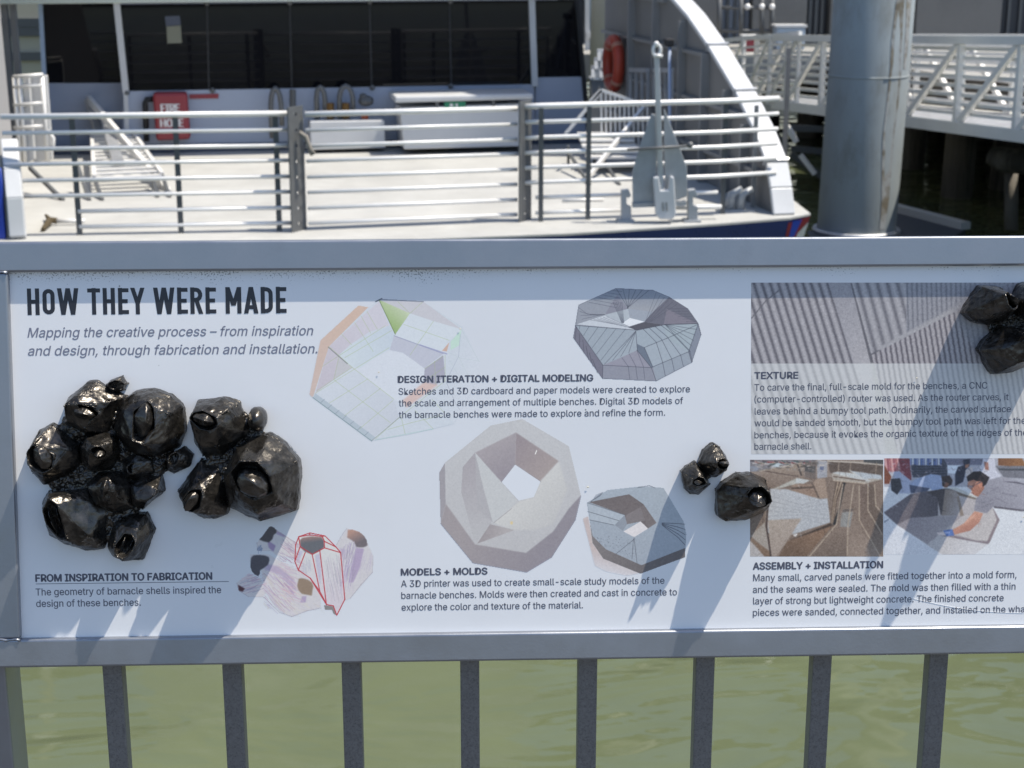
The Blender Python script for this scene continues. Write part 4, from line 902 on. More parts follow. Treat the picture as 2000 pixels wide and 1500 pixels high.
M_red = mat('red_gelcoat', (.25, .03, .04), .4, 0, .06, 5)
M_grey = mat('grey_ribbed_plate', (.19, .185, .18), .6, .2, .12, 2)
M_rib = mat('grey_rib_steel', (.25, .25, .25), .5, .3, .1, 3)
M_post = mat('dark_grey_post', (.10, .105, .11), .5, .4, .1, 6)
M_galv = mat('galvanised_steel', (.125, .128, .13), .5, .3, .15, 9)
M_anch = mat('blue_grey_anchor_steel', (.34, .355, .37), .5, .2, .12, 7)
M_orange = mat('orange_lifebuoy', (.40, .05, .025), .5, 0, .08, 6)
M_green = mat('green_sign', (.02, .22, .12), .5)
M_letter = mat('white_lettering', (.75, .72, .72), .5)

up_ = Vector((0, 0, 1))
# ================================================================= FERRY
bow = onz(800, 462, ZD)
ferry = thing('ferry', (bow.x, bow.y, ZD), 'white and navy passenger ferry moored bow-on with a railed foredeck and dark cabin windows', 'ferry')
WL, WR = onz(90, 303, ZD), onz(1150, 279, ZD)
CW = VPlane(WL, WR)                      # cabin front wall plane
if CW.n.dot(EYE-WL) < 0: CW.n = -CW.n
def cwall(x, y, off=0): return CW.px(x, y)+CW.n*off
def cpoly(pts, off, th, name, m, parent=ferry, **k):
    return MB().prism([cwall(x, y, off) for x, y in pts], CW.n*(-th)).build(name, m, parent, **k)
# deck and hull
edge = [(-500, 478), (830, 467), (1100, 456.5), (1400, 437), (1540, 425.5), (1583, 417), (1537, 381), (1165, 262)]
dk = [onz(x, y, ZD) for x, y in edge] + [WR-CW.n*8, WL-CW.n*8, onz(-500, 316, ZD)]
MB().prism(dk, (0, 0, -.02)).build('deck', M_deck, ferry)
hb = []
hv, hf = [], []
cen = sum(dk, Vector())/len(dk)
for p in dk: hv.append(Vector((p.x, p.y, ZD-.022)))
for p in dk: q = p+(cen-p)*.10; hv.append(Vector((q.x, q.y, ZW-.3)))
n = len(dk)
hf = [(i, (i+1) % n, n+(i+1) % n, n+i) for i in range(n)]
MB().add(hv, hf).build('hull', M_navy, ferry)
# thin white sheer strake and the red, white and blue flash at the tip
def hullpt(i, t, down, off=.004):
    a, b = dk[i], dk[i+1]; p = a+(b-a)*t; q = p+(cen-p)*(.10*(down)/(ZD-.1-ZW+.3)); nn = Vector(((b-a).y, -(b-a).x, 0)).normalized()
    if nn.dot(cen-a) > 0: nn = -nn
    return Vector((q.x, q.y, ZD-.022-down))+nn*off
MB().add([hullpt(4, .02, .03), hullpt(4, .98, .0), hullpt(4, .98, .5), hullpt(4, .3, .5)], [(0, 1, 2, 3)]).build('hull_flash', M_red, ferry)
MB().add([hullpt(4, .62, .16, .008), hullpt(4, .98, .06, .008), hullpt(4, .98, .2, .008), hullpt(4, .55, .42, .008)], [(0, 1, 2, 3)]).build('hull_flash', M_white, ferry)
MB().add([hullpt(4, .2, .02, .007), hullpt(4, .62, .02, .007), hullpt(4, .52, .17, .007), hullpt(4, .3, .3, .007)], [(0, 1, 2, 3)]).build('hull_flash', M_blue, ferry)

# cabin front: wall pieces butt round the windows
cpoly([(240, 178.5), (1043, 165), (1047, 281), (240, 298)], 0, .12, 'cabin_wall', M_wall)
cpoly([(1047, 152), (1146, 150), (1152, 279), (1047, 281)], -.02, .12, 'cabin_wall', M_wall)
cpoly([(70, 168), (238, 168), (238, 299), (88, 303)], -.35, .1, 'cabin_wall', M_wall_shaded)
cpoly([(-20, 8), (1128, -3), (1120, -60), (-20, -50)], .10, .5, 'roof_edge', mat('pale_green_white_fascia', (.55, .62, .58), .5), bevel=.02)
for pts, off in (([(234, 9), (1034, 1), (1040, 164.5), (246, 178)], -.03), ([(1046, 1), (1122, 0), (1143, 150), (1050, 152)], -.05), ([(74, 10), (222, 9), (234, 167), (84, 167.5)], -.36)):
    cpoly(pts, off, .02, 'window', M_glass)
for a, b, w in (((228, 6), (246, 180), .075), ((246, 180), (250, 298), .05), ((1038, -2), (1044, 168), .075)):
    MB().bar(cwall(*a, .0), cwall(*b, .0), w, .07, CW.n).build('mullion', M_white, ferry)
for a, b in (((404, 7), (408, 175)), ((566, 5), (570, 172)), ((722, 4), (726, 170)), ((878, 3), (882, 168))):
    MB().bar(cwall(*a, -.022), cwall(*b, -.022), .02, .012, CW.n).build('glazing_joint', M_gasket, ferry)
for x, y in ((404, 6), (566, 5), (722, 3), (880, 2), (248, 181), (415, 176), (727, 171), (880, 168)):
    MB().sphere(cwall(x, y, .02), (.035, .03, .035), 8, 6).build('glazing_clamp', M_galv, ferry)
MB().bar(cwall(1126, -2, .0), cwall(1151, 279, .0), .05, .06, CW.n).build('corner_seal', M_gasket, ferry)
MB().bar(cwall(74, 5, -.3), cwall(90, 303, -.3), .05, .06, CW.n).build('corner_post', mat('pale_blue_trim', (.35, .45, .6), .4), ferry)
cpoly([(325, 31), (352, 30), (355, 84), (327, 85)], -.012, .01, 'window_notice', mat('faded_paper', (.30, .31, .25), .7), label=None) if False else tag(cpoly([(325, 52), (353, 50), (355, 84), (327, 85)], -.012, .01, 'window_notice', mat('faded_paper', (.20, .20, .15), .7)), 'faded yellowish lower half of the window notice')
cpoly([(322, 32), (351, 31), (353, 49), (324, 51)], -.012, .01, 'window_notice', mat('blue_printed_notice', (.07, .08, .11), .6))
cpoly([(60, 285.5), (1152, 268), (1152, 281), (60, 304)], .03, .03, 'base_shadow_strip', mat('blue_grey_base_shadow', (.05, .065, .10), .5))  # dark strip standing in for the shadow along the foot of the wall
ov = [cwall(-60, -30), cwall(1330, -50)]
ov = [ov[0], ov[1], ov[1]+CW.n*.62+up_*.14, ov[0]+CW.n*.62+up_*.14]
MB().prism(ov, (0, 0, .12)).build('shading_roof_overhang', M_white, ferry)  # out of view; added and widened to shade the cabin front
# dark cabin behind the glass and its side walls keep the ferry solid
side = CW.d
MB().box((WL+WR)/2-CW.n*4.2+Vector((0, 0, 1.6)), ((WR-WL).length-.6, 7.2, 3.0), (CW.d, CW.n, Vector((0, 0, 1)))).build('cabin_body', M_wall_shaded, ferry)

MB().box((WL+WR)/2-CW.n*4.6+Vector((0, 0, 5.6)), ((WR-WL).length-1.2, 7.4, 4.6), (CW.d, CW.n, Vector((0, 0, 1)))).build('sky_blocking_upper_cabin', M_white, ferry)  # out of view; added to block sky light from the pile and bulwark
# ---- bow railing: posts and rails
def deckp(x, y): return onz(x, y, ZD)
HR = [1.065, .922, .78, .645, .50, .36, .215, .075]
def rails(A, B, hs, name='rail', r=.019, top=.026, mtop=None, ends=(0, 0)):
    for i, h in enumerate(hs):
        a, b = A.copy(), B.copy(); a.z = ZD+h; b.z = ZD+h
        MB().tube([a, b], top if i == 0 else r, 10).build(name, M_alu, ferry, smooth=True)
pL = [deckp(156, 459), deckp(354, 455.5), deckp(546, 451)]
plate1, plate2 = deckp(583, 451), deckp(1024, 431)
gA, gB = deckp(603, 449.5), deckp(1010, 432)
dirL = (pL[2]-pL[0]).normalized()
ext = pL[0]-dirL*((pL[0].x-deckp(20, 462).x))
rails(ext, plate1, HR[:6]); rails(pL[0], plate1, HR[6:], top=.019)
rails(gA, gB, [h-.012 for h in HR])
for p in pL:
    MB().box(p+Vector((0, 0, .53)), (.05, .012, 1.06), (dirL, dirL.cross(Vector((0, 0, 1))), Vector((0, 0, 1)))).build('post', M_post, ferry)
def perf_plate(p, lean):
    m = MB(); u = Vector((.55, .83, 0)).normalized(); v = Vector((0, 0, 1))
    # a plate with a column of round holes where the rails pass
    w, h, N = .105, 1.05, 8
    for i in range(N):
        c = p+v*(.07+i*.141+.0); ring = [c+u*(.017*math.cos(t))+v*(.017*math.sin(t)) for t in np.linspace(0, 2*math.pi, 17)[:-1]]
        z0, z1 = (c.z-p.z)-.0705, (c.z-p.z)+.0705
        sq = []
        for t in np.linspace(0, 2*math.pi, 17)[:-1]:
            k = 1/max(abs(math.cos(t)), abs(math.sin(t))); sq.append(p+u*(w*math.cos(t)*k)+v*((z0+z1)/2+.0705*math.sin(t)*k))
        m.add(ring+sq, [(j, (j+1) % 16, 16+(j+1) % 16, 16+j) for j in range(16)])
    o = m.build('perforated_post', M_galv, ferry); s = o.modifiers.new('thickness', 'SOLIDIFY'); s.thickness = .014
    return o
perf_plate(plate1, 0); perf_plate(plate2, 0)
# starboard run of rails, stepping back towards the bow tip
sA = deckp(1046, 431); sB = deckp(1400, 420); sC = deckp(1512, 414)
def at_h(p, h): return Vector((p.x, p.y, ZD+h))
for i, h in enumerate([1.075, .93, .785, .645, .505, .365, .22, .075]):
    end = sC if i < 6 else sB
    if i >= 6:
        for a, b in ((sA, deckp(1222, 425)), (deckp(1330, 421), sB)): MB().tube([at_h(a, h), at_h(b, h)], .019, 10).build('rail', M_alu, ferry, smooth=True)
    else:
        MB().tube([at_h(plate2, h-.008), at_h(sA+(sA-plate2)*.4, h), at_h(sB, h+.01), at_h(sC, h+.02)], .027 if i == 0 else .021, 10).build('rail', M_alu, ferry, smooth=True)
for x, y in ((1056, 433), (1148, 429), (1411, 418)):
    p = deckp(x, y); MB().box(p+Vector((0, 0, .53)), (.045, .014, 1.06)).build('post', M_post, ferry)
for x, y, hh in ((1470, 405, 1.0),):
    p = deckp(x, y); MB().box(p+Vector((0, 0, hh/2)), (.04, .03, hh)).build('post', M_rib, ferry)

# ---- starboard wing bulwark: grey ribbed inside, white curved rim
BA, BB = deckp(1524, 424), deckp(1178, 262)
BW = VPlane(BA, BB)
if BW.n.dot(EYE-BA) < 0: BW.n = -BW.n
prof = [(1290, -26), (1345, 36), (1387, 97), (1440, 186), (1474, 255), (1500, 322), (1508, 370), (1514, 421)]
rimp = [BW.px(x, y) for x, y in prof]
base = [Vector((rimp[-1].x, rimp[-1].y, ZD)), Vector((BB.x, BB.y, ZD)), Vector((BB.x, BB.y, rimp[0].z))]
base[2] = at_h(BB, 0); base[2].z = rimp[0].z
MB().prism(rimp+base, BW.n*(-.10)).build('bulwark', M_grey, ferry)
m_ = MB(); wdt = .22
for a, b in zip(rimp, rimp[1:]):
    t = (b-a).normalized(); nu = t.cross(BW.n); nu = nu if nu.z > 0 or abs(nu.z) < .2 and nu.dot(Vector((0, -1, 0))) > 0 else -nu
    m_.prism([a+BW.n*.03, b+BW.n*.03, b+BW.n*.03+nu*.05, a+BW.n*.03+nu*.05], BW.n*(-wdt))
m_.build('bulwark_rim', M_white, ferry, bevel=.01)
for k in (2, 3, 5):
    t = (rimp[k+1]-rimp[k-1]).normalized(); p = rimp[k]-BW.n*.08
    MB().box(p+Vector((0, 0, .03)), (.24, .09, .025), (BW.n, t.cross(BW.n), t)).build('rim_joint', M_alud, ferry)
def bprof(s):      # height of the rim at distance s along the wall
    P = sorted(((p-BW.A).dot(BW.d), p.z) for p in rimp); return float(np.interp(s, [a for a, _ in P], [b for _, b in P]))
for x in (1236, 1283, 1335, 1381, 1425, 1463):
    s = BW.sz(x, 250)[0]; z1 = bprof(s)-.05
    MB().box(BW.at(s, (ZD+z1)/2, .045), (.05, .09, z1-ZD), (BW.d, BW.n, Vector((0, 0, 1)))).build('rib', M_rib, ferry)
for z in (.35, .85, 1.35, 1.85, 2.35):
    s0 = next((s for s in np.linspace(0, BW.L, 80) if bprof(s) > ZD+z+.06), None)
    if s0 is not None: MB().box(BW.at((s0+BW.L)/2, ZD+z, .025), (BW.L-s0, .05, .04), (BW.d, BW.n, Vector((0, 0, 1)))).build('stringer', M_rib, ferry)
# ---- port wing bulwark, seen end on at the frame's edge
QA, QB = deckp(42, 466), deckp(8, 300)
QW = VPlane(QA, QB)
if QW.n.x < 0: QW.n = -QW.n
qr = [QW.A+Vector((0, 0, z))+QW.d*s for s, z in ((0, 0), (.03, .34), (.16, .58), (.38, .82))]
qr2 = [QW.A+Vector((0, 0, z))+QW.d*s for s, z in ((0, 0), (.05, .35), (.30, .60), (.7, 1.0), (1.2, 1.7), (1.9, 2.6), (2.9, 3.6))]
MB().prism(qr2+[Vector((QB.x, QB.y, qr2[-1].z)), Vector((QB.x, QB.y, ZD))], QW.n*(-.12)).build('bulwark', M_grey, ferry)
m_ = MB()
for a, b in zip(qr, qr[1:]):
    t = (b-a).normalized(); nu = Vector((0, -1, .6)).normalized()
    m_.prism([a+QW.n*.05, b+QW.n*.05, b+QW.n*.05+nu*.06, a+QW.n*.05+nu*.06], QW.n*(-.14))
m_.build('bulwark_rim', M_white, ferry, bevel=.01)
MB().prism([onz(-120, 470, ZD)+Vector((0, -.02, 0)), onz(12, 466, ZD)+Vector((0, -.02, 0)), onz(12, 466, ZD)+Vector((0, -.02, .62)), onz(-120, 470, ZD)+Vector((0, -.02, .9))], (0, .06, 0)).build('bow_cheek', M_blue, ferry)
for x in (10, 28, 44):
    p = onplane(x, 200, QB, (0, 1, 0)); MB().box((p.x, QB.y-.1, ZD+1.7), (.07, .08, 3.4)).build('frame_column', M_rib, ferry)

rl = thing('rope_tail', plate1+up_*.85, 'short frayed rope end tied to the gate post of the bow railing', 'rope')
MB().tube([plate1+Vector((.04, -.03, .90)), plate1+Vector((.10, -.04, .86)), plate1+Vector((.13, -.04, .76)), plate1+Vector((.16, -.04, .70))], [.02, .024, .02, .03], 8).build('strand', mat('grey_rope', (.22, .20, .17), .9), rl, smooth=True)
# ================================================================= things on the foredeck
def wallthing(name, x, y, label, cat, group=None):
    return thing(name, cwall(x, y, .0), label, cat, group)
fh = wallthing('fire_hose_box', 335, 225, 'red fire hose box with white lettering on the cabin front', 'fire hose box')
cpoly([(299, 178.5), (366, 177.5), (373, 268), (306, 271)], .22, .21, 'case', M_red, fh, bevel=.04, seg=3)
def wtext(name, s, x, y, h, m, parent, off):
    """flat lettering standing on the cabin front; (x, y) is its centre in the photograph"""
    cu = bpy.data.curves.new('text', 'FONT'); cu.body = s; cu.size = 1; cu.font = FONT if FONT else cu.font; cu.align_x = 'CENTER'; cu.resolution_u = 2
    ob = bpy.data.objects.new('text', cu); COL.objects.link(ob)
    me = bpy.data.meshes.new_from_object(ob.evaluated_get(bpy.context.evaluated_depsgraph_get())); bpy.data.objects.remove(ob)
    c = cwall(x, y, off); k = h/CAPH
    bm = bmesh.new()
    for i, dx in enumerate((-.05, 0, .05)):
        m2 = me.copy(); m2.transform(Matrix.Translation((dx, 0, i*.004))); bm.from_mesh(m2); bpy.data.meshes.remove(m2)
    bm.to_mesh(me); bm.free()
    for v in me.vertices:
        p = c+CW.n*v.co.z+CW.d*(v.co.x*k*.78)+Vector((0, 0, 1))*((v.co.y-CAPH/2)*k); v.co = p
    return link(name, me, m, parent)
wtext('lettering', 'FIRE', 333, 207, .095, M_letter, fh, .225); wtext('lettering', 'HOSE', 336, 236, .095, M_letter, fh, .225)
MB().tube([cwall(300, 192, .1), cwall(287, 193, .1), cwall(284, 200, .1), cwall(287, 274, .1)], .035, 8).build('hose_pipe', M_gasket, fh, smooth=True)
tg = wallthing('warning_strip', 398, 188, 'narrow red sign strip on the cabin wall beside the fire hose box', 'sign')
cpoly([(370, 184), (427, 183), (427, 192), (370, 193)], .012, .01, 'strip', M_red, tg)
# white locker
lk = thing('deck_locker', cwall(893, 268, .4), 'large white deck locker with an overhanging lid and green notice', 'locker')
LF = .75   # how far it stands out from the wall
def fpoly(pts, off, th, name, m, parent, **k): return cpoly(pts, off, th, name, m, parent, **k)
fpoly([(768, 198), (1008, 190), (1010, 271), (776, 277)], LF, LF-.08, 'body', M_white, lk, bevel=.015)
lv = [(758, 176), (1018, 170.5), (1018, 181), (758, 188)]
fpoly(lv, LF+.07, LF-.02, 'lid', M_white, lk, bevel=.02)
fpoly([(852, 187), (892, 186), (892, 203), (852, 204)], LF+.012, .01, 'green_notice', M_green, lk)
for x0, x1 in ((862, 868), (873, 877)): fpoly([(x0, 190), (x1, 190), (x1, 196), (x0, 196)], LF+.016, .003, 'notice_mark', M_letter, lk)
for x in (838, 944): fpoly([(x-3, 184), (x+3, 184), (x+3, 197), (x-3, 197)], LF+.03, .025, 'latch', M_galv, lk)
MB().prism([cwall(790, 205, LF+.006), cwall(1000, 198, LF+.006), cwall(1001, 199, LF+.006), cwall(791, 206, LF+.006)], CW.n*(-.004)).build('panel_groove', M_rib, lk)
# valve box with gooseneck vents
vb = thing('vent_manifold', cwall(672, 275, .3), 'low white box on the foredeck carrying bent vent pipes', 'vent box')
fpoly([(601, 229), (744, 227), (746, 280), (603, 284)], .45, .40, 'box', M_white, vb, bevel=.015)
def goose(x, y0, y1, wpx, m=M_galv, parent=None):
    a, b = cwall(x-wpx, y0, .25), cwall(x+wpx, y0, .25); h = cwall(x, y1, .25).z-a.z
    pts = [a, a+Vector((0, 0, h*.6))]; r = (b-a).length/2; c = (a+b)/2+Vector((0, 0, h*.6)); d = (b-a).normalized()
    pts += [c-d*(r*math.cos(t))+Vector((0, 0, (h*.4)*math.sin(t))) for t in np.linspace(0.2, math.pi-.2, 7)]+[b+Vector((0, 0, h*.6)), b+Vector((0, 0, h*.25))]
    return MB().tube(pts, .032, 8).build('gooseneck', m, parent, smooth=True)
goose(625, 229, 166, 8, parent=vb); goose(674, 229, 164, 13, parent=vb)
for x in (642, 672):
    MB().tube([cwall(x, 229, .25), cwall(x, 197, .25)], .05, 8).build('valve', mat('brass_valve', (.16, .09, .03), .5, .6), vb)
MB().sphere(cwall(711, 193, .25), (.10, .07, .07), 9, 6).sphere(cwall(706, 184, .25), (.05, .05, .04), 8, 6).build('valve_wheel', M_post, vb)
MB().tube([cwall(709, 228, .25), cwall(709, 210, .25)], .045, 8).build('valve', mat('orange_valve', (.5, .10, .03), .5), vb)
vp = thing('vent_pipe', cwall(550, 270, .25), 'hooked grey vent pipe with a straight dark pipe, beside the low vent box', 'vent pipe')
goose(540, 265, 168, 10, parent=vp)
MB().tube([cwall(570, 262, .2), cwall(570, 172, .2)], .04, 8).build('pipe', M_post, vp)
# side rack of thin uprights (three small white rails left of the box)
rp = thing('aluminium_ramp', deckp(255, 350), 'folded aluminium boarding ramp with a slatted tread lying on the foredeck', 'boarding ramp')
y0 = deckp(255, 350).y
A1, A2, B1, B2 = deckp(186, 378), deckp(303, 372), deckp(182, 300), deckp(262, 296)
up = Vector((0, 0, 1))
tl = [A1+up*.16, A2+up*.16+Vector((.08, 0, 0)), B2+up*.22, B1+up*.22]
sl_ = MB()
for i in range(13):
    t = i/12; sl_.bar(tl[0]+(tl[3]-tl[0])*t, tl[1]+(tl[2]-tl[1])*t, .10, .02)
sl_.build('tread', M_alu, rp)
MB().bar(tl[0], tl[3], .04, .07).build('side_rail', M_alu, rp); MB().bar(tl[1], tl[2], .04, .07).build('side_rail', M_alu, rp)
foot = ony(330, 355, tl[1].y); apex = ony(173, 193, tl[3].y+.2)
MB().bar(apex, ony(330, 378, tl[1].y-.1), .05, .09).build('handrail', M_alu, rp)
MB().bar(apex, B1+Vector((.05, .15, .2)), .12, .04).build('upright', M_alud, rp)
MB().bar(apex+Vector((.17, .03, -.2)), A1+Vector((.1, .8, .2)), .12, .04).build('upright', M_alud, rp)
for p, q in ((tl[0], deckp(200, 392)), (tl[1], deckp(332, 386)), (tl[3], deckp(190, 318)), (tl[0]+Vector((-.18, .1, .1)), deckp(175, 392)), (tl[0]+Vector((-.68, .1, .1)), deckp(124, 392)), (tl[1]+Vector((-.12, .1, 0)), deckp(308, 386))):
    MB().bar(p, q, .035, .035).build('leg', M_post, rp)
# upright stack of folded gangplank at the port side
gp = thing('folded_gangplank', deckp(75, 318), 'pale folded gangplank standing upright on a trolley against the bulwark', 'gangplank')
gy = deckp(75, 322).y
for (x0, x1, yb) in ((45, 58, .0), (60, 92, .12)):
    q = [ony(x0, 150, gy+yb), ony(x1-2, 147, gy+yb), ony(x1+10, 312, gy+yb), ony(x0+6, 318, gy+yb)]
    MB().prism(q, (0, .09, 0)).build('plank', M_white, gp, bevel=.01)
for x in (28, 38, 82):
    MB().tube([ony(x, 150, gy-.05), ony(x+12, 325, gy-.05)], .028, 8).build('frame_tube', M_alu, gp, smooth=True)
for y in (150, 170, 205, 250): MB().tube([ony(26, y, gy-.06), ony(84, y-4, gy-.06)], .022, 8).build('cross_tube', M_alu, gp, smooth=True)
MB().tube([ony(92, 255, gy), ony(104, 270, gy), ony(104, 285, gy), ony(90, 300, gy)], .025, 8).build('handle', M_alu, gp, smooth=True)
MB().box(ony(62, 324, gy)+Vector((0, .1, -.03)), (.36, .3, .06)).build('trolley', M_alud, gp)
# mooring hook lying on the deck
hk = thing('boat_hook', deckp(120, 442), 'small boat hook lying on the foredeck behind the bow rails', 'boat hook')
a, b = deckp(166, 440)+up*.04, deckp(112, 440)+up*.04
MB().tube([b, a], .022, 8).build('shaft', M_alu, hk, smooth=True)
MB().tube([b, deckp(96, 440)+up*.05], .03, 7).tube([deckp(98, 441)+up*.05, deckp(84, 453)+up*.02], [.035, .02], 7).tube([deckp(98, 440)+up*.05, deckp(90, 430)+up*.05], [.03, .012], 7).build('hook', mat('worn_bronze_hook', (.10, .075, .04), .6, .4), hk)
# boarding stairs by the starboard bulwark
bs = thing('boarding_stairs', deckp(1225, 330), 'aluminium boarding stairs with picket side rails beside the starboard bulwark', 'boarding stairs')
sy = deckp(1225, 322).y
T = lambda x, y, d=0: ony(x, y, sy+d)
pk = MB()
for i in range(11):
    x = 1174+9*i; yt = 176+2.9*i; pk.bar(T(x, yt), T(x+1, yt+92+.5*i), .018, .018)
pk.build('picket_panel', M_alu, bs)
for p, q in (((1153, 198), (1174, 176)), ((1174, 176), (1246, 200)), ((1172, 262), (1266, 292)), ((1104, 262), (1174, 178))): MB().bar(T(*p), T(*q), .035, .035).build('rail', M_alu, bs)
MB().bar(T(1257, 210), T(1150, 345, -1.2), .04, .04).build('rail', M_alu, bs)
st = MB()
for i in range(5):
    a, b = T(1128+4*i, 262+11*i, -.15*i), T(1232+5*i, 262+11*i, -.15*i); st.bar(a, b, .20, .025)
st.build('tread', M_alu, bs)
for p, q in (((1112, 300), (1152, 362)), ((1180, 315), (1210, 362)), ((1248, 318), (1262, 360)), ((1110, 285), (1110, 320)), ((1160, 300), (1162, 330))): MB().bar(T(*p, -.5), deckp(q[0], q[1]), .03, .03).build('leg', M_post, bs)
# loose white rack leaning at the bulwark
rk = thing('rail_rack', BW.at(BW.sz(1265, 200)[0], ZD+.6, .15), 'rack of white upright bars hung on the grey bulwark beneath the lifebuoy', 'rack')
for a, b in ((1253, 1288), (1300, 1335)):
    m = MB()
    for i in range(4):
        x = a+(b-a)*i/3; m.bar(BW.px(x, 142)+BW.n*.14, BW.px(x, 205)+BW.n*.14, .035, .035)
    m.bar(BW.px(a, 136)+BW.n*.14, BW.px(b, 137)+BW.n*.14, .05, .05); m.build('bar_panel', M_alud, rk)
bh = thing('deck_brush', BW.px(1345, 300), 'long handled deck brush leaning against the ribbed bulwark', 'brush')
MB().tube([BW.px(1342, 92)+BW.n*.2, BW.px(1368, 330)+BW.n*.35], .018, 8).build('handle', mat('pale_blue_handle', (.30, .36, .48), .5), bh, smooth=True)
MB().box(BW.px(1340, 82)+BW.n*.2, (.10, .16, .09)).build('brush_head', M_gasket, bh, bevel=.02)
# lifebuoy
lc = BW.px(1216, 124)+BW.n*.12
lb = thing('lifebuoy', lc, 'orange lifebuoy ring hanging on the grey bulwark', 'lifebuoy')
hh = (BW.px(1216, 78)-BW.px(1216, 170)).length/2
MB().tube([lc+BW.d*(hh*.92*math.cos(t))+Vector((0, 0, hh*math.sin(t))) for t in np.linspace(0, 2*math.pi, 29)[:-1]], .075, 10, closed=True).build('ring', M_orange, lb, smooth=True)
for t in (.8, 2.3, 3.9, 5.5):
    MB().tube([lc+BW.d*(hh*.92*math.cos(t+k))+Vector((0, 0, hh*math.sin(t+k))) for k in (-.1, 0, .1)], .079, 10).build('strap', mat('faded_strap', (.45, .2, .14), .6), lb, smooth=True)
# ---- anchor
ay = deckp(1290, 431).y-.10
an = thing('anchor', (ony(1288, 431, ay).x, ay, ZD), 'upright galvanised ship anchor with two pointed flukes lashed to the bow rails', 'anchor')
Q = lambda x, y, d=0: ony(x, y, ay+d)
MB().prism([Q(1273, 222), Q(1249, 288), Q(1235, 338), Q(1236, 397), Q(1278, 397), Q(1284, 300), Q(1281, 225)], (0, .03, 0)).build('fluke', M_anch, an, bevel=.006)
MB().prism([Q(1297, 211), Q(1328, 290), Q(1342, 328), Q(1342, 384), Q(1320, 392), Q(1301, 397), Q(1297, 300)], (0, .03, 0)).build('fluke', M_anch, an, bevel=.006)
MB().prism([Q(1278, 112, -.05), Q(1288, 112, -.05), Q(1297, 380, -.05), Q(1286, 380, -.05)], (0, .045, 0)).build('shank', M_alud, an, bevel=.008)
MB().tube([Q(1225, 292.5, -.07), Q(1347, 285, -.07)], .013, 8).build('stock', M_galv, an, smooth=True)
MB().sphere(Q(1348, 283, -.07), .03, 8, 6).build('stock_knob', M_galv, an)
sc_ = Q(1283, 98, -.03)
MB().tube([sc_+Vector((.035*math.cos(t), 0, .05*math.sin(t))) for t in np.linspace(0, 2*math.pi, 13)[:-1]], .016, 7, closed=True).sphere(Q(1282, 86, -.03), .026, 9, 6).tube([Q(1276, 108, -.06), Q(1294, 110, -.06)], .016, 7).build('shackle', M_alu, an, smooth=True)
MB().prism([Q(1276, 347, -.10), Q(1287, 345, -.10), Q(1291, 372, -.10), Q(1306, 371, -.10), Q(1309, 344, -.10), Q(1317, 346, -.10), Q(1321, 420, -.10), Q(1314, 429, -.10), Q(1289, 429, -.10), Q(1281, 420, -.10)], (0, .08, 0)).build('crown', M_white, an, bevel=.012)
for dx in (-3, 4): MB().prism([Q(1296+dx, 395, -.106), Q(1299+dx, 395, -.106), Q(1300+dx, 412, -.106), Q(1297+dx, 412, -.106)], (0, .006, 0)).build('worn_mark', M_rib, an)
MB().prism([Q(1236, 397.5, -.02), Q(1341, 393.5, -.02), Q(1341, 402, -.02), Q(1236, 406, -.02)], (0, .10, 0)).build('palm_bar', M_anch, an)
def cradle(x, label):
    c = thing('anchor_cradle', deckp(x, 434), label, 'bracket', 'brackets holding the anchor')
    q = lambda a, b: ony(x+a, b, deckp(x, 434).y)
    MB().prism([q(-8, 372), q(6, 370), q(11, 382), q(5, 388), q(2, 384), q(2, 400), q(11, 404), q(11, 434), q(-8, 436)], (0, .10, 0)).build('plate', M_anch, c, bevel=.006)
    MB().box(deckp(x, 434)+Vector((0, .05, .01)), (.16, .16, .02)).build('foot', M_anch, c)
cradle(1222, 'grey hooked steel bracket beside the anchor, next to the thin rail posts'); cradle(1352, 'grey hooked steel bracket beside the anchor, on the bow tip side')
for (x0, x1, y, lab) in ((1098, 1178, 394, 'short bright tube lying along the lowest bow rails by the thin posts'), (1318, 1408, 408, 'short bright tube lying by the anchor foot')):
    o = MB().tube([deckp(x0, y+22)+up*.12, deckp(x1, y+20)+up*.12], .022, 9).build('loose_tube', M_alu, None, smooth=True); tag(o, lab, 'tube', 'loose aluminium tubes on the foredeck')
bt = thing('bow_bollard', deckp(1450, 412), 'pair of low grey mooring horns in the shade of the bow bulwark', 'bollard')
for x in (1424, 1444): MB().tube([deckp(x, 412), deckp(x, 412)+Vector((.02, 0, .16)), deckp(x, 412)+Vector((.12, 0, .22))], [.05, .045, .03], 9).build('horn', M_anch, bt, smooth=True)
MB().box(deckp(1436, 412)+Vector((0, 0, .01)), (.36, .16, .02)).build('foot', M_anch, bt)

# ================================================================= BEYOND THE FERRY
M_pile = mat('blue_grey_pile_paint', (.27, .30, .31), .7, 0, .10, 2.5, dark=(.115, .105, .075), dscale=1.5, dthr=(.50, .70), dfac=.6, stretch=(1.3, 1.3, .5))
ZF = -2.1
M_rust = mat('brown_rust_stain', (.17, .145, .105), .9, 0, .4, 9, dark=(.34, .35, .35), dscale=4, dthr=(.42, .58))
pb = onz(1672, 452, ZF); rp_ = (onz(1745, 452, ZF)-onz(1594, 452, ZF)).length/2
pile = thing('steel_pile', pb, 'tall stout blue-grey steel guide pile with rust streaks rising from the float', 'pile')
tilt = Vector((.022, 0, 1))
MB().tube([pb+tilt*-2.5, pb+tilt*.25, pb+tilt*12], [rp_, rp_, rp_], 48).build('shaft', M_pile, pile, smooth=True)
MB().tube([pb+Vector((rp_*1.06*math.cos(t), rp_*1.06*math.sin(t), .02)) for t in np.linspace(0, 2*math.pi, 33)[:-1]], .035, 8, closed=True).build('guide_ring', M_alud, pile, smooth=True)
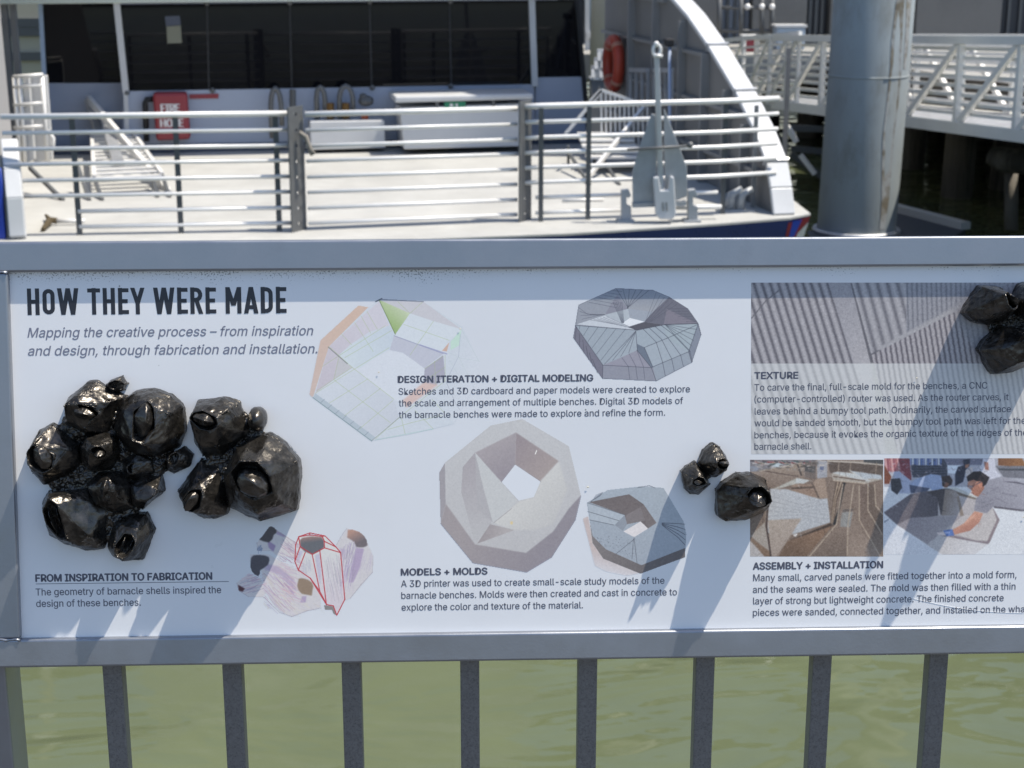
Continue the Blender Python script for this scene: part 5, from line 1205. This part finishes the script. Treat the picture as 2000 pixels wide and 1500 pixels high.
fz = [onz(1540, 470, ZF), onz(1600, 440, ZF), onz(1739, 409, ZF), onz(1888, 449, ZF), onz(2100, 520, ZF), onz(1500, 560, ZF)]
flo = thing('floating_dock', pb+Vector((0, .3, 0)), 'low floating dock with a pale timber edge around the steel pile', 'floating dock')
MB().prism([onz(1590, 475, ZF), onz(1575, 452, ZF), onz(1739, 408, ZF), onz(1886, 448, ZF), onz(1840, 475, ZF)], (0, 0, -.35)).build('deck', mat('dark_rubber_mat', (.045, .05, .06), .6), flo)
MB().bar(onz(1737, 410, ZF)+up*.05, onz(1886, 449, ZF)+up*.05, .14, .09).build('edge_plank', mat('pale_edge_timber', (.42, .41, .38), .7), flo)

for i, (ang, z0, z1, w) in enumerate(((-1.12, .1, 3.1, .09), (-.80, 2.0, 5.2, .06))):
    pts = []
    for k in range(9):
        z = z0+(z1-z0)*k/8; r = rp_+.004; wob = .03*math.sin(k*1.7+i)
        pts.append((ang+wob, z, w*(.35+.65*math.sin(math.pi*(k+.4)/9))))
    m = MB(); vs = []
    for a_, z, ww in pts:
        for sg in (-1, 1):
            t = a_+sg*ww/rp_; vs.append(pb+tilt*z+Vector((r*math.cos(t), r*math.sin(t), 0)))
    m.add(vs, [(2*k, 2*k+1, 2*k+3, 2*k+2) for k in range(8)]).build('rust_run', M_rust, pile)
MB().tube([pb+tilt*1.9+Vector(((rp_-.006)*math.cos(t), (rp_-.006)*math.sin(t), 0)) for t in np.linspace(0, 2*math.pi, 41)[:-1]], .014, 6, closed=True).build('weld_seam', M_pile, pile, smooth=True)
# ---- gangway truss sloping down to the float
Rp, Lp = pt(2000, 266, 18.7), pt(1474, 199, 28)
gd = (Lp-Rp); gd.normalize(); gside = Vector((gd.y, -gd.x, 0)).normalized()
if gside.y < 0: gside = -gside
Rp2 = Rp-gd*4.5
gw = thing('gangway', (Rp+Lp)/2, 'long pale aluminium truss gangway sloping from the pier to the floating dock', 'gangway')
GH = 1.06
def gpt(t, h, side=0): return Rp2+(Lp-Rp2)*t+up*h+gside*side
M_gw = mat('pale_gangway_aluminium', (.72, .71, .68), .45, .05, .08, 2)
GW = 1.5
for sd in (0, GW):
    MB().bar(gpt(0, GH, sd), gpt(1, GH+.0, sd), .10, .10).build('top_chord', M_gw, gw)
    MB().bar(gpt(0, 0, sd), gpt(1, 0, sd), .10, .14).build('bottom_chord', M_gw, gw)
NB = 9
for i in range(NB+1):
    t = i/NB
    for sd in (0, GW): MB().bar(gpt(t, .07, sd), gpt(t, GH-.05, sd), .075, .075, gd).build('truss_upright', M_gw, gw)
    if i < NB:
        MB().bar(gpt(t+.006, GH-.05, 0), gpt(t+1/NB-.006, .07, 0), .075, .06, gside).build('truss_diagonal', M_gw, gw)
        MB().bar(gpt(t+.006, .07, GW), gpt(t+1/NB-.006, GH-.05, GW), .075, .06, gside).build('truss_diagonal', M_alu, gw)
for k in range(8):
    for sd in (.055, GW-.055): MB().bar(gpt(0, .17+.112*k, sd), gpt(1, .17+.112*k, sd), .03, .046).build('infill_rail', M_gw, gw)
MB().prism([gpt(0, .05, .06), gpt(1, .05, .06), gpt(1, .05, GW-.06), gpt(0, .05, GW-.06)], (0, 0, -.05)).build('walkway', M_alud, gw)
# landing rails at the low end
ld = thing('landing_rail', gpt(1.02, 0, .5), 'pale tube railing on the landing at the low end of the gangway', 'railing')
l0 = gpt(1.0, 0, .2)
e1 = pt(1400, 203, 29.5); e0 = pt(1556, 205, 26)
for k in range(8): MB().bar(e0+up*(.05+.15*k), e1+up*(.05+.15*k), .03, .035 if k < 7 else .07).build('rail', M_gw, ld)
for t in (0, .33, .66, 1): p = e0+(e1-e0)*t; MB().bar(p, p+up*1.13, .06, .06, gd).build('upright', M_gw, ld)
for t in (.0, .33, .66): MB().bar(e0+(e1-e0)*t+up*1.1, e0+(e1-e0)*(t+.33)+up*.06, .06, .05, (0, 1, 0)).build('brace', M_gw, ld)
MB().prism([e0, e1, e1+Vector((0, 1.4, 0)), e0+Vector((0, 1.4, 0))], (0, 0, -.16)).build('landing', M_alud, ld)
# steel frame under the landing with cable ladder
uf = thing('float_frame', pt(1565, 330, 25), 'grey steel frame with pale sloping struts under the gangway landing', 'frame')
MB().bar(pt(1541, 95, 24), pt(1531, 330, 24), .07, .07).build('upright', M_galv, uf)
for p, q in (((1538, 246), (1556, 278)), ((1563, 302), (1592, 340))): MB().bar(pt(*p, 24.5), pt(*q, 24.5), .10, .06).build('strut', M_alu, uf)
for p, q in (((1480, 230), (1540, 290)), ((1545, 300), (1606, 345)), ((1540, 250), (1608, 252)), ((1545, 290), (1608, 296))): MB().bar(pt(*p, 25), pt(*q, 25), .07, .09).build('beam', M_post, uf)

# ---- pier on timber piles and the building on it; its edge runs beside the gangway
PZ = -.75
M_con = mat('grey_board_concrete', (.17, .165, .155), .85, 0, .12, 1.2, .2, 8, dark=(.11, .105, .10), dscale=.5, dthr=(.5, .75), dfac=.6)
M_pdeck = mat('pale_pier_deck', (.30, .295, .28), .85, 0, .12, 1.2)
E0 = Rp-gd*6+gside*(GW+.45); E1 = Lp+gd*2.0+gside*(GW+.45)
for q in (E0, E1): q.z = PZ
pier = thing('pier', E0, 'concrete pier deck carried on timber piles behind the gangway', 'pier')
back = 26.0
E2 = E1+Vector((-26, 3, 0)); E3 = Vector((E2.x, 60, PZ)); E4 = Vector((E0.x+16, 60, PZ)); E5 = E0-gd*14
MB().prism([E5, E0, E1, E2, E3, E4], (0, 0, -.45)).build('slab', M_pdeck, pier)
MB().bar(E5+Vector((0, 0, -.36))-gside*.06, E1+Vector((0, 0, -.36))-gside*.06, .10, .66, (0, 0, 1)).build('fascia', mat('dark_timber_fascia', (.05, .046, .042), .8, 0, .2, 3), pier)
MB().bar(E5+gside*9+Vector((0, 0, -1.4)), E1+gside*9+gd*20+Vector((0, 0, -1.4)), .3, 2.6, (0, 0, 1)).build('dark_backing', mat('black_backing', (.012, .012, .013), .8), pier)  # black wall added to keep the space under the pier dark
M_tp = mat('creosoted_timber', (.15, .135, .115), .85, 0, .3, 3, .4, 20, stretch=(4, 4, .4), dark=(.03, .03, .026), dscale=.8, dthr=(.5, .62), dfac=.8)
E_pl = VPlane(E1, E0)
for (x, back_, r) in ((1782, 1.1, .20), (1872, .5, .24), (1962, 1.6, .22), (1572, .8, .2), (1500, .8, .2), (1905, 4.0, .2), (1826, 4.4, .2), (1690, .8, .2), (2070, .6, .22), (1995, 4.6, .2), (1760, 5.2, .2), (1590, 4.5, .2)):
    p = onplane(x, 300, E1+gside*back_, gside)
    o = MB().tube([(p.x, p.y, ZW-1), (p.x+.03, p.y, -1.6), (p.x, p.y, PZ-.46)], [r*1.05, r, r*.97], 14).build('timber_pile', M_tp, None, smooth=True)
    tag(o, 'dark creosoted timber pile in the shade under the pier', 'pile', 'timber piles under the pier')
wk = thing('fender_log', pt(1965, 310, 20.5), 'dark battered fender timber under the gangway beside the piles', 'fender')
MB().tube([pt(1935, 303, 21.6), pt(1960, 312, 21.5), pt(2030, 318, 21.2)], [.12, .17, .16], 12).build('log', M_tp, wk, smooth=True)
MB().tube([pt(1975, 318, 21.8), pt(1975, 450, 21.8)], .09, 10).build('log', M_tp, wk, smooth=True)

HB = 33.5
bd = thing('pier_shed', (8, HB, PZ), 'long grey concrete pier shed with dark doorways behind the gangway', 'building')
M_ddoor = mat('dark_blue_door', (.02, .025, .035), .5)
def hx(px): return ony(px, 40, HB).x
openings = [(1040, 1180), (1575, 1622), (1690, 1790), (1955, 2045), (1410, 1470)]
ed = sorted(openings); xs0 = hx(-900); M_shed = M_con
for a, b in ed+[(2900, 2901)]:
    x1 = hx(a); MB().box(((xs0+x1)/2, HB+.3, PZ+4.5), (x1-xs0, .6, 9)).build('wall', M_shed, bd); xs0 = hx(b)
MB().box((hx(1500), HB+6, PZ+4.5), (hx(2900)-hx(-900), .4, 9)).build('back_wall', M_gasket, bd)
MB().box((hx(1500), HB+3, PZ+9.1), (hx(2900)-hx(-900), 7, .2)).build('roof', M_con, bd)
for a, b in openings:
    MB().box(((hx(a)+hx(b))/2, HB+.35, PZ+4), (hx(b)-hx(a)-.05, .1, 8)).build('door', M_ddoor if a != 1410 else mat('blue_grey_door', (.22, .25, .30), .5), bd)
    for k in range(1, 4):
        x = hx(a)+(hx(b)-hx(a))*k/4; MB().box((x, HB+.27, PZ+4), (.06, .06, 8)).build('door_batten', M_post, bd)
def stand(name, x, yb, w, h, Y, m, label, cat, group=None):
    p = ony(x, yb, Y); o = thing(name, (p.x, Y, PZ), label, cat, group); MB().box((p.x, Y, PZ+h/2), (w, .4, h)).build('body', m, o, bevel=.03)
    MB().box((p.x, Y, PZ+h+.02), (w+.06, .46, .04)).build('lid', M_white, o); return o
stand('cabinet', 1540, 80, .55, .42, 32, mat('pale_blue_cabinet', (.28, .35, .43), .5), 'pale blue utility cabinet on the pier behind the gangway', 'cabinet')
stand('red_bin', 1463, 86, .24, .26, 31.5, M_red, 'small dark red bin on the pier by the gangway landing', 'bin')
sf = thing('scaffold_rack', ony(1450, 80, 32.5), 'blue-grey tube rack standing against the pier shed', 'rack')
for x in (1405, 1447, 1488, 1508): MB().tube([ony(x, 85, 32.5), ony(x, -20, 32.5)], .05, 8).build('tube', M_galv, sf, smooth=True)
for y in (15, 60): MB().tube([ony(1400, y, 32.5), ony(1512, y, 32.5)], .035, 8).build('tube', M_galv, sf, smooth=True)
for x in (1460, 1488, 1508): MB().sphere(ony(x, 13, 32.4), .06, 8, 6).build('coupler', M_alu, sf)
# pale stanchion and equipment between the cabin and the bulwark
cp = thing('concrete_column', ony(1186, 100, 30), 'cream concrete column seen between the ferry cabin and bulwark', 'column')
c0 = ony(1184, 95, 30); MB().tube([(c0.x, 30, ZW), (c0.x, 30, 6)], [.30, .24], 16).build('shaft', mat('cream_concrete', (.42, .40, .35), .8, 0, .1, 2), cp, smooth=True)
for i, (x0, x1, y0_, y1_, lab) in enumerate(((1170, 1202, 103, 119, 'white slatted crate, topmost and smallest of the stack beyond the cabin corner'), (1164, 1204, 120, 135, 'white slatted crate in the middle of the stack beyond the cabin corner'), (1158, 1206, 136, 152, 'white slatted crate, lowest and widest of the stack beyond the cabin corner'))):
    cr = thing('crate', pt((x0+x1)/2, y1_, 26), lab, 'crate', 'white crates stacked beyond the cabin')
    m = MB()
    for k in range(3):
        y = y0_+(y1_-y0_)*k/2; m.bar(pt(x0, y, 26), pt(x1, y, 26), .05, .07)
        m.bar(pt(x0, y, 26)+Vector((0, .35, 0)), pt(x1, y, 26)+Vector((0, .35, 0)), .05, .07)
    m.build('slats', M_white, cr)
    for x in np.linspace(x0, x1, 4): MB().bar(pt(x, y0_, 25.95), pt(x, y1_, 25.95), .05, .05).build('upright', M_white, cr)
    MB().box((pt(x0, y1_, 26)+pt(x1, y1_, 26))/2+Vector((0, .17, 0)), ((pt(x1, y1_, 26)-pt(x0, y1_, 26)).length-.06, .3, .03)).build('base', M_white, cr)
pl = thing('plinth', pt(1180, 300, 26), 'dark plinth under the white crates beyond the cabin corner', 'plinth')
MB().prism([pt(1155, 154.5, 26), pt(1206, 154.5, 26), pt(1206, 300, 26), pt(1155, 300, 26)], (0, .4, 0)).build('block', M_post, pl)
MB().prism([pt(1153, 153.2, 25.97), pt(1208, 153.2, 25.97), pt(1208, 155.5, 25.97), pt(1153, 155.5, 25.97)], (0, .46, 0)).build('cap', M_alud, pl)
dr = thing('harbour_gate', ony(1163, 60, 33), 'blue-grey steel gate panel beyond the ferry cabin corner', 'gate')
MB().prism([ony(1148, -20, 32), ony(1178, -20, 32), ony(1178, 160, 32), ony(1148, 160, 32)], (0, .1, 0)).build('panel', mat('blue_grey_sheet', (.16, .22, .28), .5), dr)
MB().bar(ony(1146, 68, 31.9), ony(1180, 67, 31.9), .08, .12).build('rail', M_white, dr)
for x in (1147, 1179): MB().bar(ony(x, -20, 31.95), ony(x, 160, 31.95), .08, .08).build('upright', M_white, dr)
st2 = thing('cream_hut', ony(52, 60, 32), 'cream hut wall glimpsed between the port bulwark and the cabin', 'hut')
MB().box((ony(50, 60, 32).x, 32.2, PZ+2), (1.2, .4, 5)).build('wall', mat('cream_paint', (.50, .45, .34), .7), st2)
for y in (44, 62, 110): MB().box((ony(50, y, 32).x, 31.97, ony(50, y, 32).z), (1.2, .06, .16)).build('band', M_post, st2)
